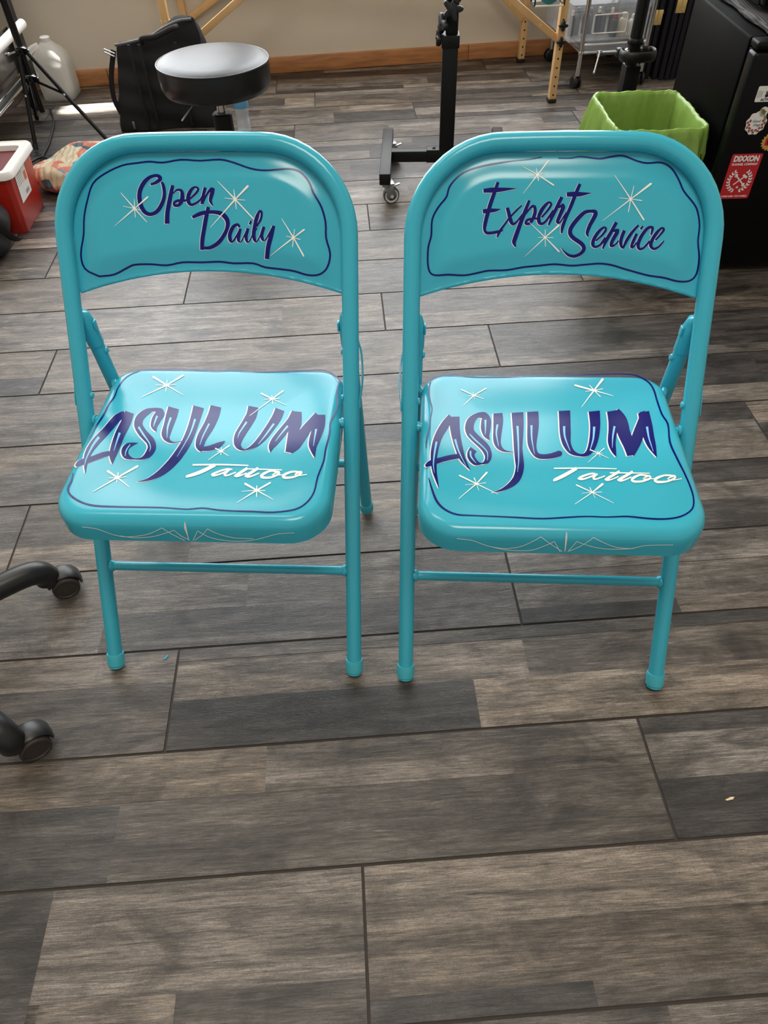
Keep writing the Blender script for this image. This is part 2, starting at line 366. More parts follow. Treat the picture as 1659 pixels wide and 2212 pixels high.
# ---------------------------------------------------------------- the two painted folding chairs
TEAL = mat('teal_enamel', (57, 171, 194), .17, bump=.02, bscale=1100, spec=.42)
BLUE = mat('ultramarine_lettering', (3, 3, 102), .2, bump=.03, bscale=500, spec=.3)
WHITE = mat('white_outline_paint', (225, 225, 222), .35)
CREAM = mat('cream_star_paint', (240, 239, 235), .4)
SKY = mat('light_blue_stroke_paint', (120, 190, 235), .35)
RUB = mat('teal_foot_rubber', (62, 172, 188), .45)
LEAN = 0.6014; LL = math.hypot(1, LEAN)
UP = Vector((0, LEAN/LL, 1/LL)); FN = Vector((0, -1/LL, LEAN/LL)); HX = Vector((1, 0, 0))
W2, TR, S_TOP = .2141, .0127, .8525
SEAT = dict(hw=.1975, y0=.006, y1=.357, z=.400)
ART = {}
ART['back0'] = [
 ('blue', '-1685,6713,-1701,6689 -1895,6822,-1920,6805 -1934,7024,-1962,7023 -1848,7298,-1876,7301 -1809,7543,-1837,7546 -1730,7783,-1756,7789 -1633,7990,-1654,8004 -1446,8117,-1458,8138 -1175,8224,-1181,8247 -942,8255,-943,8280 -768,8272,-766,8297 -567,8258,-566,8283 -304,8295,-304,8320 -19,8281,-17,8305 268,8294,271,8319 463,8253,472,8276 716,8169,724,8192 917,8142,919,8166 1119,8153,1118,8178 1274,8165,1277,8190 1423,8128,1438,8148 1543,8002,1566,8015 1610,7846,1634,7857 1719,7663,1745,7672 1777,7453,1804,7457 1781,7238,1808,7242 1834,7022,1862,7023 1788,6836,1813,6824 1676,6745,1685,6721 1505,6737,1501,6711 1301,6793,1294,6767 1094,6821,1089,6794 860,6848,853,6822 683,6903,679,6877 386,6904,383,6877 179,6926,176,6899 -91,6917,-92,6891 -390,6917,-390,6891 -633,6875,-634,6849 -871,6889,-874,6863 -1115,6883,-1113,6857 -1244,6840,-1234,6816 -1465,6742,-1459,6717 -1693,6714,-1693,6688'),
 ('white', '-760,7949,-768,7979 -714,7957,-726,7996 -669,7969,-691,8013 -624,7991,-660,8034 -588,8022,-644,8049 -584,8065,-645,8046 -607,8093,-648,8050 -640,8106,-660,8057 -680,8110,-682,8061 -726,8103,-714,8055 -775,8086,-750,8040 -826,8059,-787,8015 -874,8020,-823,7981 -917,7969,-858,7938 -951,7912,-886,7891 -970,7857,-902,7848 -979,7801,-908,7803 -979,7742,-908,7752 -969,7683,-900,7703 -947,7627,-884,7657 -914,7580,-862,7621 -869,7549,-836,7600 -815,7536,-806,7591 -756,7543,-771,7597 -699,7567,-735,7615 -651,7609,-700,7646 -612,7659,-666,7688 -580,7712,-636,7734 -556,7767,-613,7781 -543,7817,-600,7822 -539,7865,-594,7863 -541,7916,-596,7908 -549,7961,-601,7948 -563,7988,-605,7971 -579,8009,-611,7994'),
 ('white', '-461,7961,-409,7950 -480,7912,-422,7901 -498,7861,-436,7849 -521,7795,-455,7783 -543,7725,-475,7712 -563,7656,-495,7645 -581,7585,-511,7578 -593,7509,-520,7507 -602,7433,-527,7431'),
 ('white', '-442,7827,-458,7843 -405,7856,-423,7876 -374,7874,-385,7903 -348,7873,-339,7911 -334,7866,-296,7897 -334,7848,-276,7859 -338,7817,-273,7818 -344,7785,-275,7777 -353,7756,-289,7734 -367,7727,-320,7696 -383,7705,-359,7667 -401,7700,-402,7658 -414,7701,-440,7666 -415,7704,-460,7694 -416,7707,-452,7730 -399,7717,-418,7753 -369,7727,-373,7768 -328,7727,-323,7767 -281,7727,-282,7763 -248,7738,-258,7768 -222,7752,-234,7776'),
 ('white', '-191,7755,-211,7778 -136,7795,-160,7819 -89,7832,-118,7856 -58,7868,-92,7886 -44,7905,-84,7900 -69,7935,-90,7907 -108,7943,-106,7912 -150,7931,-127,7899 -190,7905,-149,7875 -224,7863,-170,7840 -248,7814,-185,7803 -254,7763,-190,7766 -246,7717,-189,7736 -220,7684,-182,7719 -178,7670,-173,7711 -134,7681,-147,7716 -94,7702,-113,7733 -59,7724,-81,7750 -26,7753,-53,7772 -3,7791,-30,7803 18,7831,-6,7841'),
 ('white', '18,7930,66,7919 0,7882,51,7871 -17,7831,36,7821 -33,7768,20,7760 -49,7701,3,7693'),
 ('white', '-1,7697,-25,7706 29,7752,1,7763 58,7800,28,7815 93,7840,60,7862 125,7868,92,7900 146,7881,128,7924 128,7895,181,7909 117,7876,175,7863 99,7833,160,7817 85,7789,143,7779 82,7741,132,7747 105,7701,136,7714 137,7668,148,7674'),
 ('white', '-172,7498,-190,7538 -115,7518,-136,7567 -62,7534,-81,7592 -9,7549,-21,7608 45,7561,42,7617 104,7564,108,7620 162,7560,173,7617 210,7550,232,7610 246,7534,288,7591 278,7505,337,7550 301,7472,370,7498 309,7438,377,7441 305,7397,365,7386 288,7351,343,7330 257,7301,310,7273 213,7245,264,7209 163,7195,206,7148 106,7156,135,7105 48,7128,61,7078 -1,7120,-2,7072 -55,7119,-59,7076'),
 ('white', '42,7668,96,7657 18,7603,79,7590 -5,7533,60,7521 -30,7444,37,7433 -52,7355,14,7345 -71,7285,-3,7275 -86,7217,-18,7210 -96,7145,-31,7141 -105,7071,-43,7067'),
 ('white', '535,7386,498,7372 524,7416,488,7395 493,7441,486,7399 441,7431,466,7388 390,7398,437,7363 354,7342,412,7320 331,7281,393,7272 330,7230,391,7238 342,7192,395,7214 371,7167,393,7204 412,7175,392,7199 444,7211,418,7228 478,7258,449,7273 506,7305,478,7318 533,7356,509,7367'),
 ('white', '505,7372,548,7362 484,7319,534,7308 468,7270,523,7261 460,7231,515,7228 464,7196,512,7209 490,7169,511,7197 528,7173,514,7190 557,7211,537,7222 589,7260,565,7272 621,7307,593,7321 656,7359,624,7374'),
 ('white', '616,7376,664,7363 593,7321,646,7308 577,7268,633,7263 579,7221,631,7228 591,7186,634,7202 615,7163,631,7192 649,7174,632,7189 679,7216,658,7227 714,7270,690,7282 748,7318,722,7332 784,7369,756,7384'),
 ('white', '675,7479,706,7468 648,7424,683,7412'),
 ('white', '776,7380,749,7397 816,7428,785,7446 849,7477,813,7490 867,7531,828,7537 872,7578,832,7574 857,7613,829,7588 813,7616,837,7588 779,7579,824,7559 747,7523,805,7506 723,7449,784,7437 705,7375,765,7365 692,7316,754,7310 687,7263,749,7267 698,7216,752,7230 717,7183,757,7205 747,7169,752,7199 774,7185,757,7199 799,7217,778,7228 827,7259,802,7271 855,7307,828,7319 886,7360,856,7373'),
 ('white', '854,7399,901,7385 828,7336,880,7323 809,7278,866,7273 815,7233,866,7245 831,7204,872,7225 855,7186,870,7214 886,7194,872,7211 917,7224,896,7239 953,7267,925,7284 991,7316,958,7335 1032,7371,994,7392'),
 ('white', '1000,7410,1048,7398 971,7341,1031,7326 944,7274,1012,7256 920,7209,990,7191 897,7136,968,7122 877,7045,947,7034 858,6946,925,6937'),
 ('blue', '-752,7956,-759,7982 -708,7964,-719,7998 -663,7976,-683,8015 -619,7998,-652,8037 -584,8028,-635,8052 -580,8069,-636,8051 -603,8095,-640,8056 -635,8109,-652,8064 -674,8112,-675,8067 -719,8105,-708,8061 -768,8089,-745,8046 -818,8062,-782,8021 -866,8023,-818,7987 -908,7972,-854,7944 -942,7916,-882,7897 -961,7861,-898,7853 -970,7806,-904,7807 -970,7747,-904,7756 -960,7688,-896,7706 -938,7633,-880,7661 -905,7586,-857,7624 -861,7556,-830,7603 -808,7543,-800,7594 -750,7550,-764,7599 -694,7574,-727,7618 -646,7615,-691,7649 -607,7664,-657,7691 -575,7717,-627,7738 -552,7772,-604,7784 -539,7822,-591,7826 -535,7870,-585,7868 -537,7920,-587,7913 -545,7965,-592,7953 -559,7992,-597,7977 -574,8010,-602,7998'),
 ('blue', '-453,7963,-405,7954 -471,7916,-418,7906 -490,7865,-432,7854 -512,7799,-451,7788 -534,7729,-471,7717 -555,7660,-491,7650 -572,7589,-507,7583 -584,7514,-516,7512 -593,7439,-522,7438'),
 ('blue', '-436,7835,-449,7847 -400,7863,-415,7879 -368,7881,-378,7906 -341,7880,-333,7913 -326,7872,-292,7900 -325,7853,-272,7863 -329,7822,-269,7823 -335,7790,-271,7782 -345,7760,-285,7739 -359,7730,-316,7701 -376,7708,-354,7673 -395,7702,-396,7665 -409,7704,-432,7672 -412,7708,-451,7699 -411,7713,-443,7733 -394,7723,-410,7756 -363,7734,-366,7770 -321,7734,-317,7769 -274,7734,-275,7766 -242,7745,-251,7770 -218,7758,-228,7778'),
 ('blue', '-184,7763,-202,7782 -131,7801,-152,7822 -85,7838,-110,7859 -54,7874,-84,7889 -41,7910,-75,7905 -64,7937,-82,7913 -102,7945,-100,7918 -142,7934,-122,7905 -182,7908,-145,7880 -215,7867,-165,7846 -239,7818,-181,7808 -246,7768,-186,7771 -238,7723,-185,7740 -212,7690,-178,7722 -171,7676,-167,7713 -128,7688,-140,7719 -89,7708,-105,7735 -54,7730,-73,7753 -22,7759,-45,7775 2,7796,-21,7807 21,7835,2,7843'),
 ('blue', '27,7932,69,7923 9,7886,55,7876 -8,7835,40,7826 -24,7772,24,7765 -40,7707,7,7700'),
 ('blue', '4,7704,-16,7711 33,7757,10,7766 62,7806,37,7818 97,7846,68,7865 130,7874,100,7903 152,7887,135,7927 136,7900,185,7913 126,7880,179,7868 107,7837,164,7822 94,7793,147,7784 90,7746,135,7751 114,7706,140,7718 144,7675,151,7679'),
 ('blue', '-164,7507,-180,7542 -109,7525,-128,7570 -55,7542,-73,7595 -3,7557,-13,7611 52,7568,49,7619 112,7572,115,7622 170,7568,179,7619 218,7558,238,7613 254,7541,294,7594 287,7512,342,7554 311,7478,374,7502 319,7443,381,7446 315,7402,370,7391 297,7355,348,7336 266,7305,314,7279 223,7249,269,7216 172,7198,212,7155 114,7159,141,7112 56,7131,68,7085 6,7123,5,7080 -45,7121,-49,7084'),
 ('blue', '51,7671,100,7661 28,7607,83,7596 5,7538,65,7527 -20,7449,42,7439 -42,7360,19,7351 -61,7290,1,7281 -76,7222,-14,7216 -86,7150,-26,7146 -95,7078,-38,7075'),
 ('blue', '538,7392,506,7380 528,7419,497,7401 499,7443,494,7407 449,7434,471,7395 399,7402,442,7370 363,7346,416,7326 341,7286,397,7277 340,7236,395,7243 352,7198,400,7218 379,7174,399,7207 417,7182,401,7203 449,7218,427,7232 483,7265,459,7277 510,7312,488,7322 537,7360,517,7369'),
 ('blue', '514,7374,552,7366 494,7323,538,7313 477,7275,527,7267 470,7236,519,7233 474,7202,516,7214 499,7177,517,7200 533,7180,523,7193 562,7217,546,7226 594,7266,574,7276 626,7314,603,7325 659,7363,632,7377'),
 ('blue', '625,7379,667,7367 603,7326,650,7314 587,7273,637,7268 589,7226,635,7233 601,7193,638,7206 623,7171,637,7194 654,7181,641,7192 684,7223,668,7231 719,7276,699,7286 753,7324,732,7336 788,7373,764,7387'),
 ('blue', '684,7481,710,7472 659,7430,688,7420'),
 ('blue', '783,7388,760,7403 820,7435,794,7450 853,7483,822,7494 871,7537,838,7542 876,7583,842,7580 862,7616,838,7595 822,7619,843,7595 789,7583,828,7565 757,7527,810,7512 733,7454,788,7443 714,7379,770,7370 701,7321,758,7315 697,7269,754,7272 708,7222,756,7235 727,7190,762,7209 755,7176,758,7202 779,7192,766,7203 803,7223,787,7232 831,7266,812,7275 860,7313,838,7323 889,7364,864,7375'),
 ('blue', '863,7401,905,7389 838,7341,884,7329 819,7283,870,7279 824,7239,870,7250 841,7211,876,7229 863,7194,876,7217 892,7201,881,7214 922,7231,905,7243 958,7274,935,7288 996,7323,967,7339 1035,7375,1002,7394'),
 ('blue', '1009,7413,1052,7402 981,7346,1035,7332 954,7278,1016,7262 929,7213,995,7197 906,7140,972,7127 887,7049,951,7040 868,6953,930,6944'),
 ('star', '-1020,7643,-1027,7651 -917,7715,-928,7728 -814,7787,-829,7804 -801,7804,-808,7812'),
 ('star', '-1030,7655,-1017,7639 -1182,7540,-1173,7530 -1334,7424,-1331,7421 -1360,7404,-1359,7402'),
 ('star', '-1015,7653,-1032,7641 -1104,7752,-1115,7743 -1191,7849,-1199,7844 -1208,7865,-1211,7863'),
 ('star', '-1031,7642,-1016,7653 -952,7556,-941,7564 -872,7470,-865,7476 -857,7456,-854,7459'),
 ('star', '-1016,7647,-1032,7647 -1013,7708,-1025,7708 -1011,7769,-1017,7769 -1012,7780,-1015,7780'),
 ('star', '-1031,7647,-1017,7648 -1029,7590,-1018,7590 -1027,7532,-1019,7533 -1025,7523,-1021,7523'),
 ('star', '-1022,7653,-1025,7642 -1102,7666,-1105,7658 -1182,7680,-1184,7674 -1197,7681,-1198,7679'),
 ('star', '-1026,7642,-1022,7652 -980,7631,-977,7640 -934,7621,-932,7627 -926,7621,-925,7623'),
 ('star', '485,7761,474,7772 583,7844,566,7859 679,7925,658,7946 690,7945,680,7955'),
 ('star', '471,7774,488,7759 293,7595,304,7585 112,7413,117,7408 82,7380,84,7378'),
 ('star', '488,7774,471,7760 370,7886,359,7877 253,7998,248,7994 232,8016,230,8015'),
 ('star', '473,7761,486,7772 591,7639,604,7650 710,7515,723,7526 734,7497,740,7502'),
 ('star', '488,7768,471,7766 480,7831,467,7829 471,7893,464,7892 468,7904,465,7904'),
 ('star', '472,7766,487,7768 478,7705,490,7706 484,7644,494,7645 488,7634,492,7634'),
 ('star', '481,7773,478,7761 408,7779,406,7770 335,7786,334,7780 322,7786,321,7783'),
 ('star', '479,7762,480,7772 547,7756,548,7765 615,7751,616,7759 627,7752,628,7756'),
 ('star', '1321,7239,1313,7249 1400,7290,1389,7304 1479,7342,1465,7359 1489,7356,1482,7364'),
 ('star', '1325,7249,1308,7239 1245,7369,1233,7363 1166,7489,1159,7486 1150,7509,1148,7508'),
 ('star', '1310,7252,1323,7235 1147,7134,1156,7123 983,7014,987,7009 955,6992,957,6990'),
 ('star', '1310,7240,1324,7247 1376,7119,1393,7127 1442,6997,1462,7007 1459,6978,1468,6983'),
 ('star', '1323,7243,1310,7244 1331,7298,1321,7299 1340,7353,1332,7354 1339,7363,1336,7364'),
 ('star', '1309,7244,1324,7243 1302,7184,1314,7183 1294,7124,1304,7123 1295,7113,1299,7112'),
 ('star', '1318,7249,1315,7239 1264,7257,1262,7249 1209,7266,1208,7260 1199,7266,1199,7264'),
 ('star', '1315,7239,1318,7249 1363,7227,1366,7236 1411,7215,1413,7224 1420,7216,1421,7219'),
]
ART['back1'] = [
 ('blue', '-347,8347,-344,8334 -527,8317,-524,8304 -722,8302,-720,8289 -947,8277,-942,8254 -1173,8239,-1165,8216 -1399,8174,-1387,8153 -1541,8081,-1523,8064 -1640,7960,-1617,7949 -1679,7828,-1656,7816 -1790,7695,-1767,7682 -1874,7530,-1849,7524 -1884,7311,-1857,7308 -1924,7146,-1897,7143 -1924,6920,-1898,6923 -1883,6788,-1862,6803 -1784,6746,-1781,6771 -1604,6755,-1605,6781 -1366,6748,-1369,6773 -1159,6785,-1165,6810 -1014,6814,-1018,6839 -750,6823,-754,6848 -518,6863,-523,6888 -286,6886,-290,6911 -56,6907,-57,6932 178,6888,176,6913 381,6903,377,6927 581,6917,579,6942 754,6898,756,6923 931,6849,935,6873 1139,6795,1143,6819 1317,6753,1319,6778 1522,6726,1524,6751 1730,6677,1730,6702 1907,6687,1895,6710 2001,6791,1976,6801 2009,7016,1984,7017 1963,7233,1938,7233 1957,7448,1932,7448 1904,7637,1880,7630 1832,7746,1813,7732 1673,7902,1653,7890 1584,8057,1564,8046 1468,8201,1452,8185 1315,8276,1312,8254 1121,8269,1122,8246 983,8295,978,8273 780,8365,779,8342 612,8353,617,8330 450,8328,452,8305 198,8352,198,8339 60,8332,62,8319 -116,8333,-115,8320'),
 ('white', '-974,8014,-929,8000 -996,7954,-946,7938 -1019,7892,-964,7874 -1045,7819,-987,7801 -1071,7742,-1011,7724 -1093,7665,-1032,7648 -1112,7589,-1051,7574 -1128,7516,-1068,7503 -1138,7451,-1080,7442 -1139,7406,-1088,7403 -1132,7370,-1088,7379 -1116,7336,-1081,7362 -1080,7312,-1069,7355 -1030,7309,-1034,7355 -978,7316,-988,7360 -931,7325,-943,7368 -890,7337,-904,7376 -863,7348,-879,7382 -840,7361,-856,7390'),
 ('white', '-1150,7866,-1157,7918 -1091,7865,-1100,7928 -1036,7866,-1044,7936 -981,7868,-987,7937 -922,7874,-930,7936 -856,7886,-863,7935 -791,7898,-796,7933 -737,7906,-739,7928 -682,7913,-683,7922'),
 ('white', '-1145,7591,-1156,7648 -1101,7595,-1113,7656 -1060,7599,-1070,7662 -1018,7604,-1025,7663 -974,7612,-983,7661 -935,7627,-943,7659 -897,7644,-901,7657'),
 ('white', '-919,7268,-942,7277 -898,7305,-932,7319 -877,7341,-917,7362 -850,7385,-885,7407 -820,7433,-848,7451 -791,7475,-818,7494 -758,7518,-785,7538 -715,7567,-741,7588 -669,7615,-694,7637 -630,7655,-651,7675 -590,7695,-608,7711'),
 ('white', '-829,7666,-779,7679 -816,7624,-763,7638 -803,7584,-748,7597 -790,7537,-732,7550 -775,7491,-717,7510 -752,7455,-707,7484 -711,7432,-708,7476 -672,7449,-697,7480 -642,7481,-667,7502 -607,7524,-633,7543 -568,7573,-596,7592'),
 ('white', '-521,7775,-478,7760 -548,7706,-499,7689 -575,7636,-521,7616 -605,7556,-548,7536 -635,7475,-575,7455 -662,7394,-599,7374 -686,7322,-621,7301 -705,7265,-639,7246 -713,7212,-650,7210 -691,7169,-651,7183 -661,7140,-644,7148'),
 ('white', '-544,7556,-565,7568 -499,7614,-525,7631 -460,7658,-489,7683 -437,7671,-453,7709 -441,7672,-406,7700 -436,7651,-386,7656 -435,7611,-382,7605 -444,7570,-393,7554 -460,7530,-412,7507 -477,7498,-437,7470 -492,7478,-468,7443 -509,7474,-506,7434 -512,7473,-544,7448 -508,7473,-550,7486 -501,7485,-531,7516 -478,7496,-494,7532 -442,7505,-450,7541 -400,7509,-404,7544 -352,7511,-355,7544'),
 ('white', '-302,7530,-327,7550 -252,7583,-280,7605 -209,7633,-241,7654 -181,7678,-216,7695 -169,7719,-207,7719 -198,7752,-209,7720 -242,7751,-222,7719 -285,7721,-249,7690 -327,7677,-278,7646 -357,7625,-303,7601 -376,7571,-320,7556 -380,7519,-322,7519 -369,7473,-317,7492 -337,7441,-311,7481 -292,7436,-304,7476 -255,7459,-283,7487 -219,7498,-250,7521 -176,7557,-210,7579 -129,7625,-166,7648'),
 ('white', '-70,7822,-22,7801 -101,7755,-50,7733 -131,7691,-78,7667 -160,7628,-108,7604 -186,7565,-137,7544 -204,7503,-165,7488 -219,7439,-193,7430'),
 ('white', '-77,7656,-96,7682 -37,7674,-61,7710 -22,7680,-20,7728 -45,7691,14,7686 -52,7666,8,7647 -67,7623,-10,7601 -85,7574,-31,7553 -101,7527,-47,7509 -108,7483,-56,7483 -75,7451,-66,7488 -41,7463,-60,7485 -19,7493,-42,7508 4,7529,-21,7544 26,7565,0,7579 47,7602,22,7616'),
 ('white', '171,7990,218,7971 145,7929,196,7909 119,7865,173,7845 92,7787,147,7767 66,7707,120,7686 39,7634,91,7614 13,7564,63,7545 -12,7493,40,7475 -30,7427,22,7414 -31,7376,10,7369 -26,7330,0,7327'),
 ('white', '22,7811,14,7871 71,7811,62,7876 117,7810,109,7881 160,7810,154,7880 205,7813,197,7877 251,7823,241,7874 292,7834,285,7871 328,7844,324,7867 364,7853,363,7863'),
 ('white', '378,7283,365,7277 372,7310,340,7301 374,7333,324,7339 389,7379,334,7398 411,7436,356,7461 441,7494,384,7522 468,7548,407,7572 477,7591,412,7596 459,7634,416,7593 415,7649,411,7597 375,7646,381,7600 329,7645,343,7596 274,7631,307,7582 222,7592,267,7549 173,7543,224,7503 126,7485,181,7449 89,7425,149,7397 74,7371,138,7361 80,7318,141,7335 110,7273,158,7311 153,7237,189,7284 208,7202,241,7253 257,7171,296,7218 283,7146,335,7177 294,7128,354,7128 288,7107,340,7079 268,7082,307,7041 235,7060,260,7014 196,7047,206,6999 158,7048,151,7005 117,7059,100,7025 74,7083,56,7061 35,7110,22,7097 16,7126,5,7118 1,7141,-6,7136'),
 ('white', '487,7216,466,7238 530,7251,507,7274 569,7288,542,7310 604,7331,571,7351 627,7373,588,7384 618,7411,589,7393 581,7426,589,7393 541,7411,568,7379 500,7381,539,7348 463,7334,509,7306 433,7282,484,7259 416,7231,472,7217 415,7183,469,7188 439,7144,472,7174 479,7129,481,7166 521,7137,502,7170 562,7162,533,7190 601,7206,564,7232 640,7258,598,7286'),
 ('white', '724,7492,773,7468 694,7428,743,7404 664,7368,714,7342 633,7312,684,7285 605,7254,656,7231 588,7190,628,7175 575,7124,599,7115'),
 ('white', '713,7341,701,7368 755,7349,741,7389 758,7355,795,7389 743,7358,799,7335 726,7322,780,7295 705,7279,758,7253 686,7234,738,7213 676,7191,730,7182 688,7147,723,7178 735,7144,721,7180 766,7165,746,7188 790,7194,767,7211 814,7226,788,7243'),
 ('white', '846,7381,896,7362 825,7323,877,7304 810,7268,864,7255 807,7222,861,7219 815,7182,864,7190 836,7141,870,7158 881,7120,862,7148 908,7161,870,7178 933,7213,887,7235 959,7261,913,7287 990,7313,947,7342 1030,7369,994,7397 1076,7429,1046,7452'),
 ('white', '1026,7338,1070,7320 1004,7284,1050,7265 985,7233,1033,7215 973,7188,1020,7174 970,7150,1014,7151 1000,7123,1002,7157 1028,7136,1006,7157 1050,7166,1025,7182 1074,7204,1048,7220'),
 ('white', '1109,7439,1137,7421 1078,7393,1106,7375'),
 ('white', '1260,7304,1236,7310 1275,7351,1239,7359 1284,7391,1239,7395 1274,7421,1241,7399 1243,7433,1246,7396 1209,7430,1229,7392 1170,7411,1206,7375 1130,7367,1175,7337 1095,7313,1144,7286 1068,7251,1122,7231 1055,7190,1110,7183 1066,7139,1113,7153 1099,7104,1119,7140 1142,7103,1127,7139 1179,7127,1154,7152 1217,7169,1189,7191 1256,7220,1227,7241'),
 ('white', '1330,7228,1305,7247 1366,7270,1339,7290 1398,7308,1369,7329 1424,7342,1391,7363 1440,7375,1401,7383 1424,7410,1402,7384 1386,7416,1400,7385 1349,7396,1379,7366 1310,7361,1351,7332 1275,7310,1323,7283 1248,7255,1299,7232 1234,7208,1289,7196 1236,7163,1289,7173 1267,7123,1298,7154 1313,7104,1312,7142 1357,7118,1337,7149 1395,7146,1369,7171 1424,7184,1400,7202 1450,7227,1431,7241'),
 ('blue', '-967,8016,-926,8004 -988,7958,-943,7943 -1011,7896,-961,7879 -1037,7823,-984,7806 -1063,7746,-1008,7729 -1085,7668,-1029,7653 -1104,7593,-1048,7579 -1120,7520,-1065,7508 -1130,7456,-1077,7447 -1131,7410,-1085,7408 -1124,7375,-1085,7383 -1108,7342,-1077,7365 -1074,7318,-1064,7358 -1024,7316,-1029,7357 -973,7322,-982,7363 -926,7332,-937,7370 -885,7343,-898,7378 -858,7355,-873,7385 -838,7367,-851,7391'),
 ('blue', '-1143,7872,-1150,7921 -1086,7872,-1094,7930 -1030,7872,-1038,7938 -976,7875,-982,7939 -917,7881,-924,7938 -851,7892,-857,7937 -786,7904,-790,7935 -731,7913,-733,7930 -679,7920,-679,7924'),
 ('blue', '-1138,7598,-1148,7651 -1096,7602,-1107,7658 -1055,7606,-1064,7664 -1012,7611,-1019,7665 -969,7619,-977,7663 -930,7634,-937,7661 -894,7650,-897,7659'),
 ('blue', '-915,7276,-933,7282 -894,7311,-924,7323 -873,7347,-909,7366 -847,7391,-877,7411 -816,7439,-841,7455 -787,7481,-811,7497 -755,7524,-778,7541 -711,7573,-734,7591 -665,7621,-687,7640 -626,7661,-644,7678 -588,7699,-602,7712'),
 ('blue', '-821,7669,-775,7681 -808,7629,-760,7642 -795,7589,-745,7601 -783,7542,-729,7554 -767,7496,-714,7514 -745,7460,-704,7487 -706,7438,-703,7479 -668,7455,-690,7482 -638,7487,-660,7505 -603,7530,-626,7546 -566,7578,-590,7594'),
 ('blue', '-513,7777,-475,7764 -540,7710,-496,7694 -568,7639,-517,7622 -597,7560,-545,7541 -627,7479,-572,7460 -655,7398,-596,7379 -678,7326,-618,7306 -697,7269,-636,7251 -705,7217,-647,7215 -683,7175,-647,7187 -654,7147,-641,7153'),
 ('blue', '-540,7563,-556,7573 -496,7620,-518,7635 -457,7664,-482,7686 -432,7677,-447,7711 -434,7678,-402,7703 -428,7656,-383,7661 -427,7616,-379,7609 -437,7574,-390,7559 -452,7534,-409,7513 -469,7501,-433,7476 -485,7480,-464,7449 -503,7476,-501,7441 -508,7476,-537,7454 -505,7478,-543,7489 -498,7491,-524,7519 -474,7503,-487,7535 -437,7512,-444,7543 -395,7516,-398,7546 -349,7518,-351,7546'),
 ('blue', '-297,7537,-318,7554 -249,7589,-273,7608 -206,7639,-234,7657 -178,7684,-209,7698 -166,7724,-199,7723 -193,7754,-203,7727 -235,7753,-218,7725 -278,7724,-245,7696 -320,7680,-275,7652 -350,7629,-300,7606 -369,7574,-317,7561 -372,7523,-319,7523 -361,7479,-313,7496 -330,7448,-307,7483 -287,7443,-298,7478 -251,7466,-276,7490 -216,7504,-243,7524 -173,7563,-203,7582 -127,7629,-160,7649'),
 ('blue', '-63,7824,-19,7804 -94,7759,-47,7738 -123,7694,-75,7673 -153,7631,-105,7610 -179,7568,-134,7550 -196,7506,-162,7493 -211,7445,-189,7437'),
 ('blue', '-71,7663,-88,7686 -33,7681,-54,7712 -17,7686,-15,7730 -37,7695,17,7690 -44,7670,11,7652 -59,7627,-7,7606 -77,7578,-28,7558 -93,7530,-44,7514 -101,7488,-53,7487 -69,7458,-61,7490 -38,7470,-53,7487 -15,7499,-34,7511 8,7535,-13,7547 29,7570,8,7582 50,7607,29,7618'),
 ('blue', '178,7992,220,7975 152,7932,199,7914 127,7868,176,7850 100,7790,150,7772 74,7710,123,7692 47,7638,94,7619 21,7567,66,7550 -4,7497,43,7481 -22,7431,25,7419 -23,7380,13,7374 -18,7336,3,7333'),
 ('blue', '29,7818,22,7873 77,7817,68,7879 122,7817,115,7883 166,7817,160,7882 211,7820,203,7879 256,7830,247,7876 297,7841,291,7873 333,7851,330,7869 367,7860,367,7865'),
 ('blue', '380,7288,372,7284 375,7314,348,7306 377,7338,332,7344 392,7385,342,7402 414,7442,363,7464 445,7500,392,7525 471,7554,415,7576 480,7595,420,7600 463,7637,423,7600 421,7651,417,7604 381,7648,386,7607 335,7647,348,7603 281,7633,311,7589 229,7595,271,7555 181,7546,228,7509 134,7489,185,7455 97,7429,152,7403 82,7375,141,7366 88,7323,145,7339 117,7280,161,7315 160,7243,194,7287 215,7209,245,7256 264,7178,300,7221 291,7152,338,7180 302,7133,357,7133 296,7111,343,7085 276,7085,311,7048 242,7062,265,7021 202,7049,211,7006 163,7050,157,7012 122,7061,107,7032 78,7086,63,7068 39,7113,29,7104 20,7130,13,7124 6,7143,3,7141'),
 ('blue', '492,7224,474,7242 534,7258,514,7277 573,7294,549,7313 608,7337,579,7355 630,7378,596,7388 622,7414,596,7399 587,7428,594,7400 549,7414,572,7385 508,7384,543,7355 471,7338,513,7312 441,7286,488,7265 424,7236,475,7223 423,7188,472,7192 446,7151,476,7177 485,7136,486,7169 525,7144,509,7173 565,7169,540,7193 604,7212,571,7236 642,7263,604,7288'),
 ('blue', '731,7494,775,7472 701,7432,746,7410 672,7372,717,7348 641,7316,688,7291 613,7258,659,7236 596,7194,631,7180 583,7130,602,7122'),
 ('blue', '719,7349,709,7371 760,7356,747,7391 765,7361,798,7392 751,7362,802,7341 733,7326,783,7300 712,7283,761,7259 693,7238,741,7219 684,7196,733,7187 696,7153,727,7181 740,7151,727,7182 770,7172,753,7191 794,7200,774,7214 816,7231,795,7245'),
 ('blue', '853,7383,898,7365 833,7327,880,7310 818,7272,867,7260 815,7226,864,7224 823,7187,867,7194 844,7147,874,7162 885,7127,869,7151 911,7167,878,7182 936,7219,895,7238 962,7267,921,7291 993,7319,955,7345 1033,7376,1002,7400 1078,7434,1053,7454'),
 ('blue', '1033,7340,1072,7324 1012,7287,1053,7270 993,7237,1036,7221 981,7192,1023,7180 978,7155,1017,7155 1005,7130,1007,7160 1032,7143,1013,7160 1053,7172,1033,7186 1076,7208,1055,7222'),
 ('blue', '1116,7441,1139,7425 1087,7398,1111,7382'),
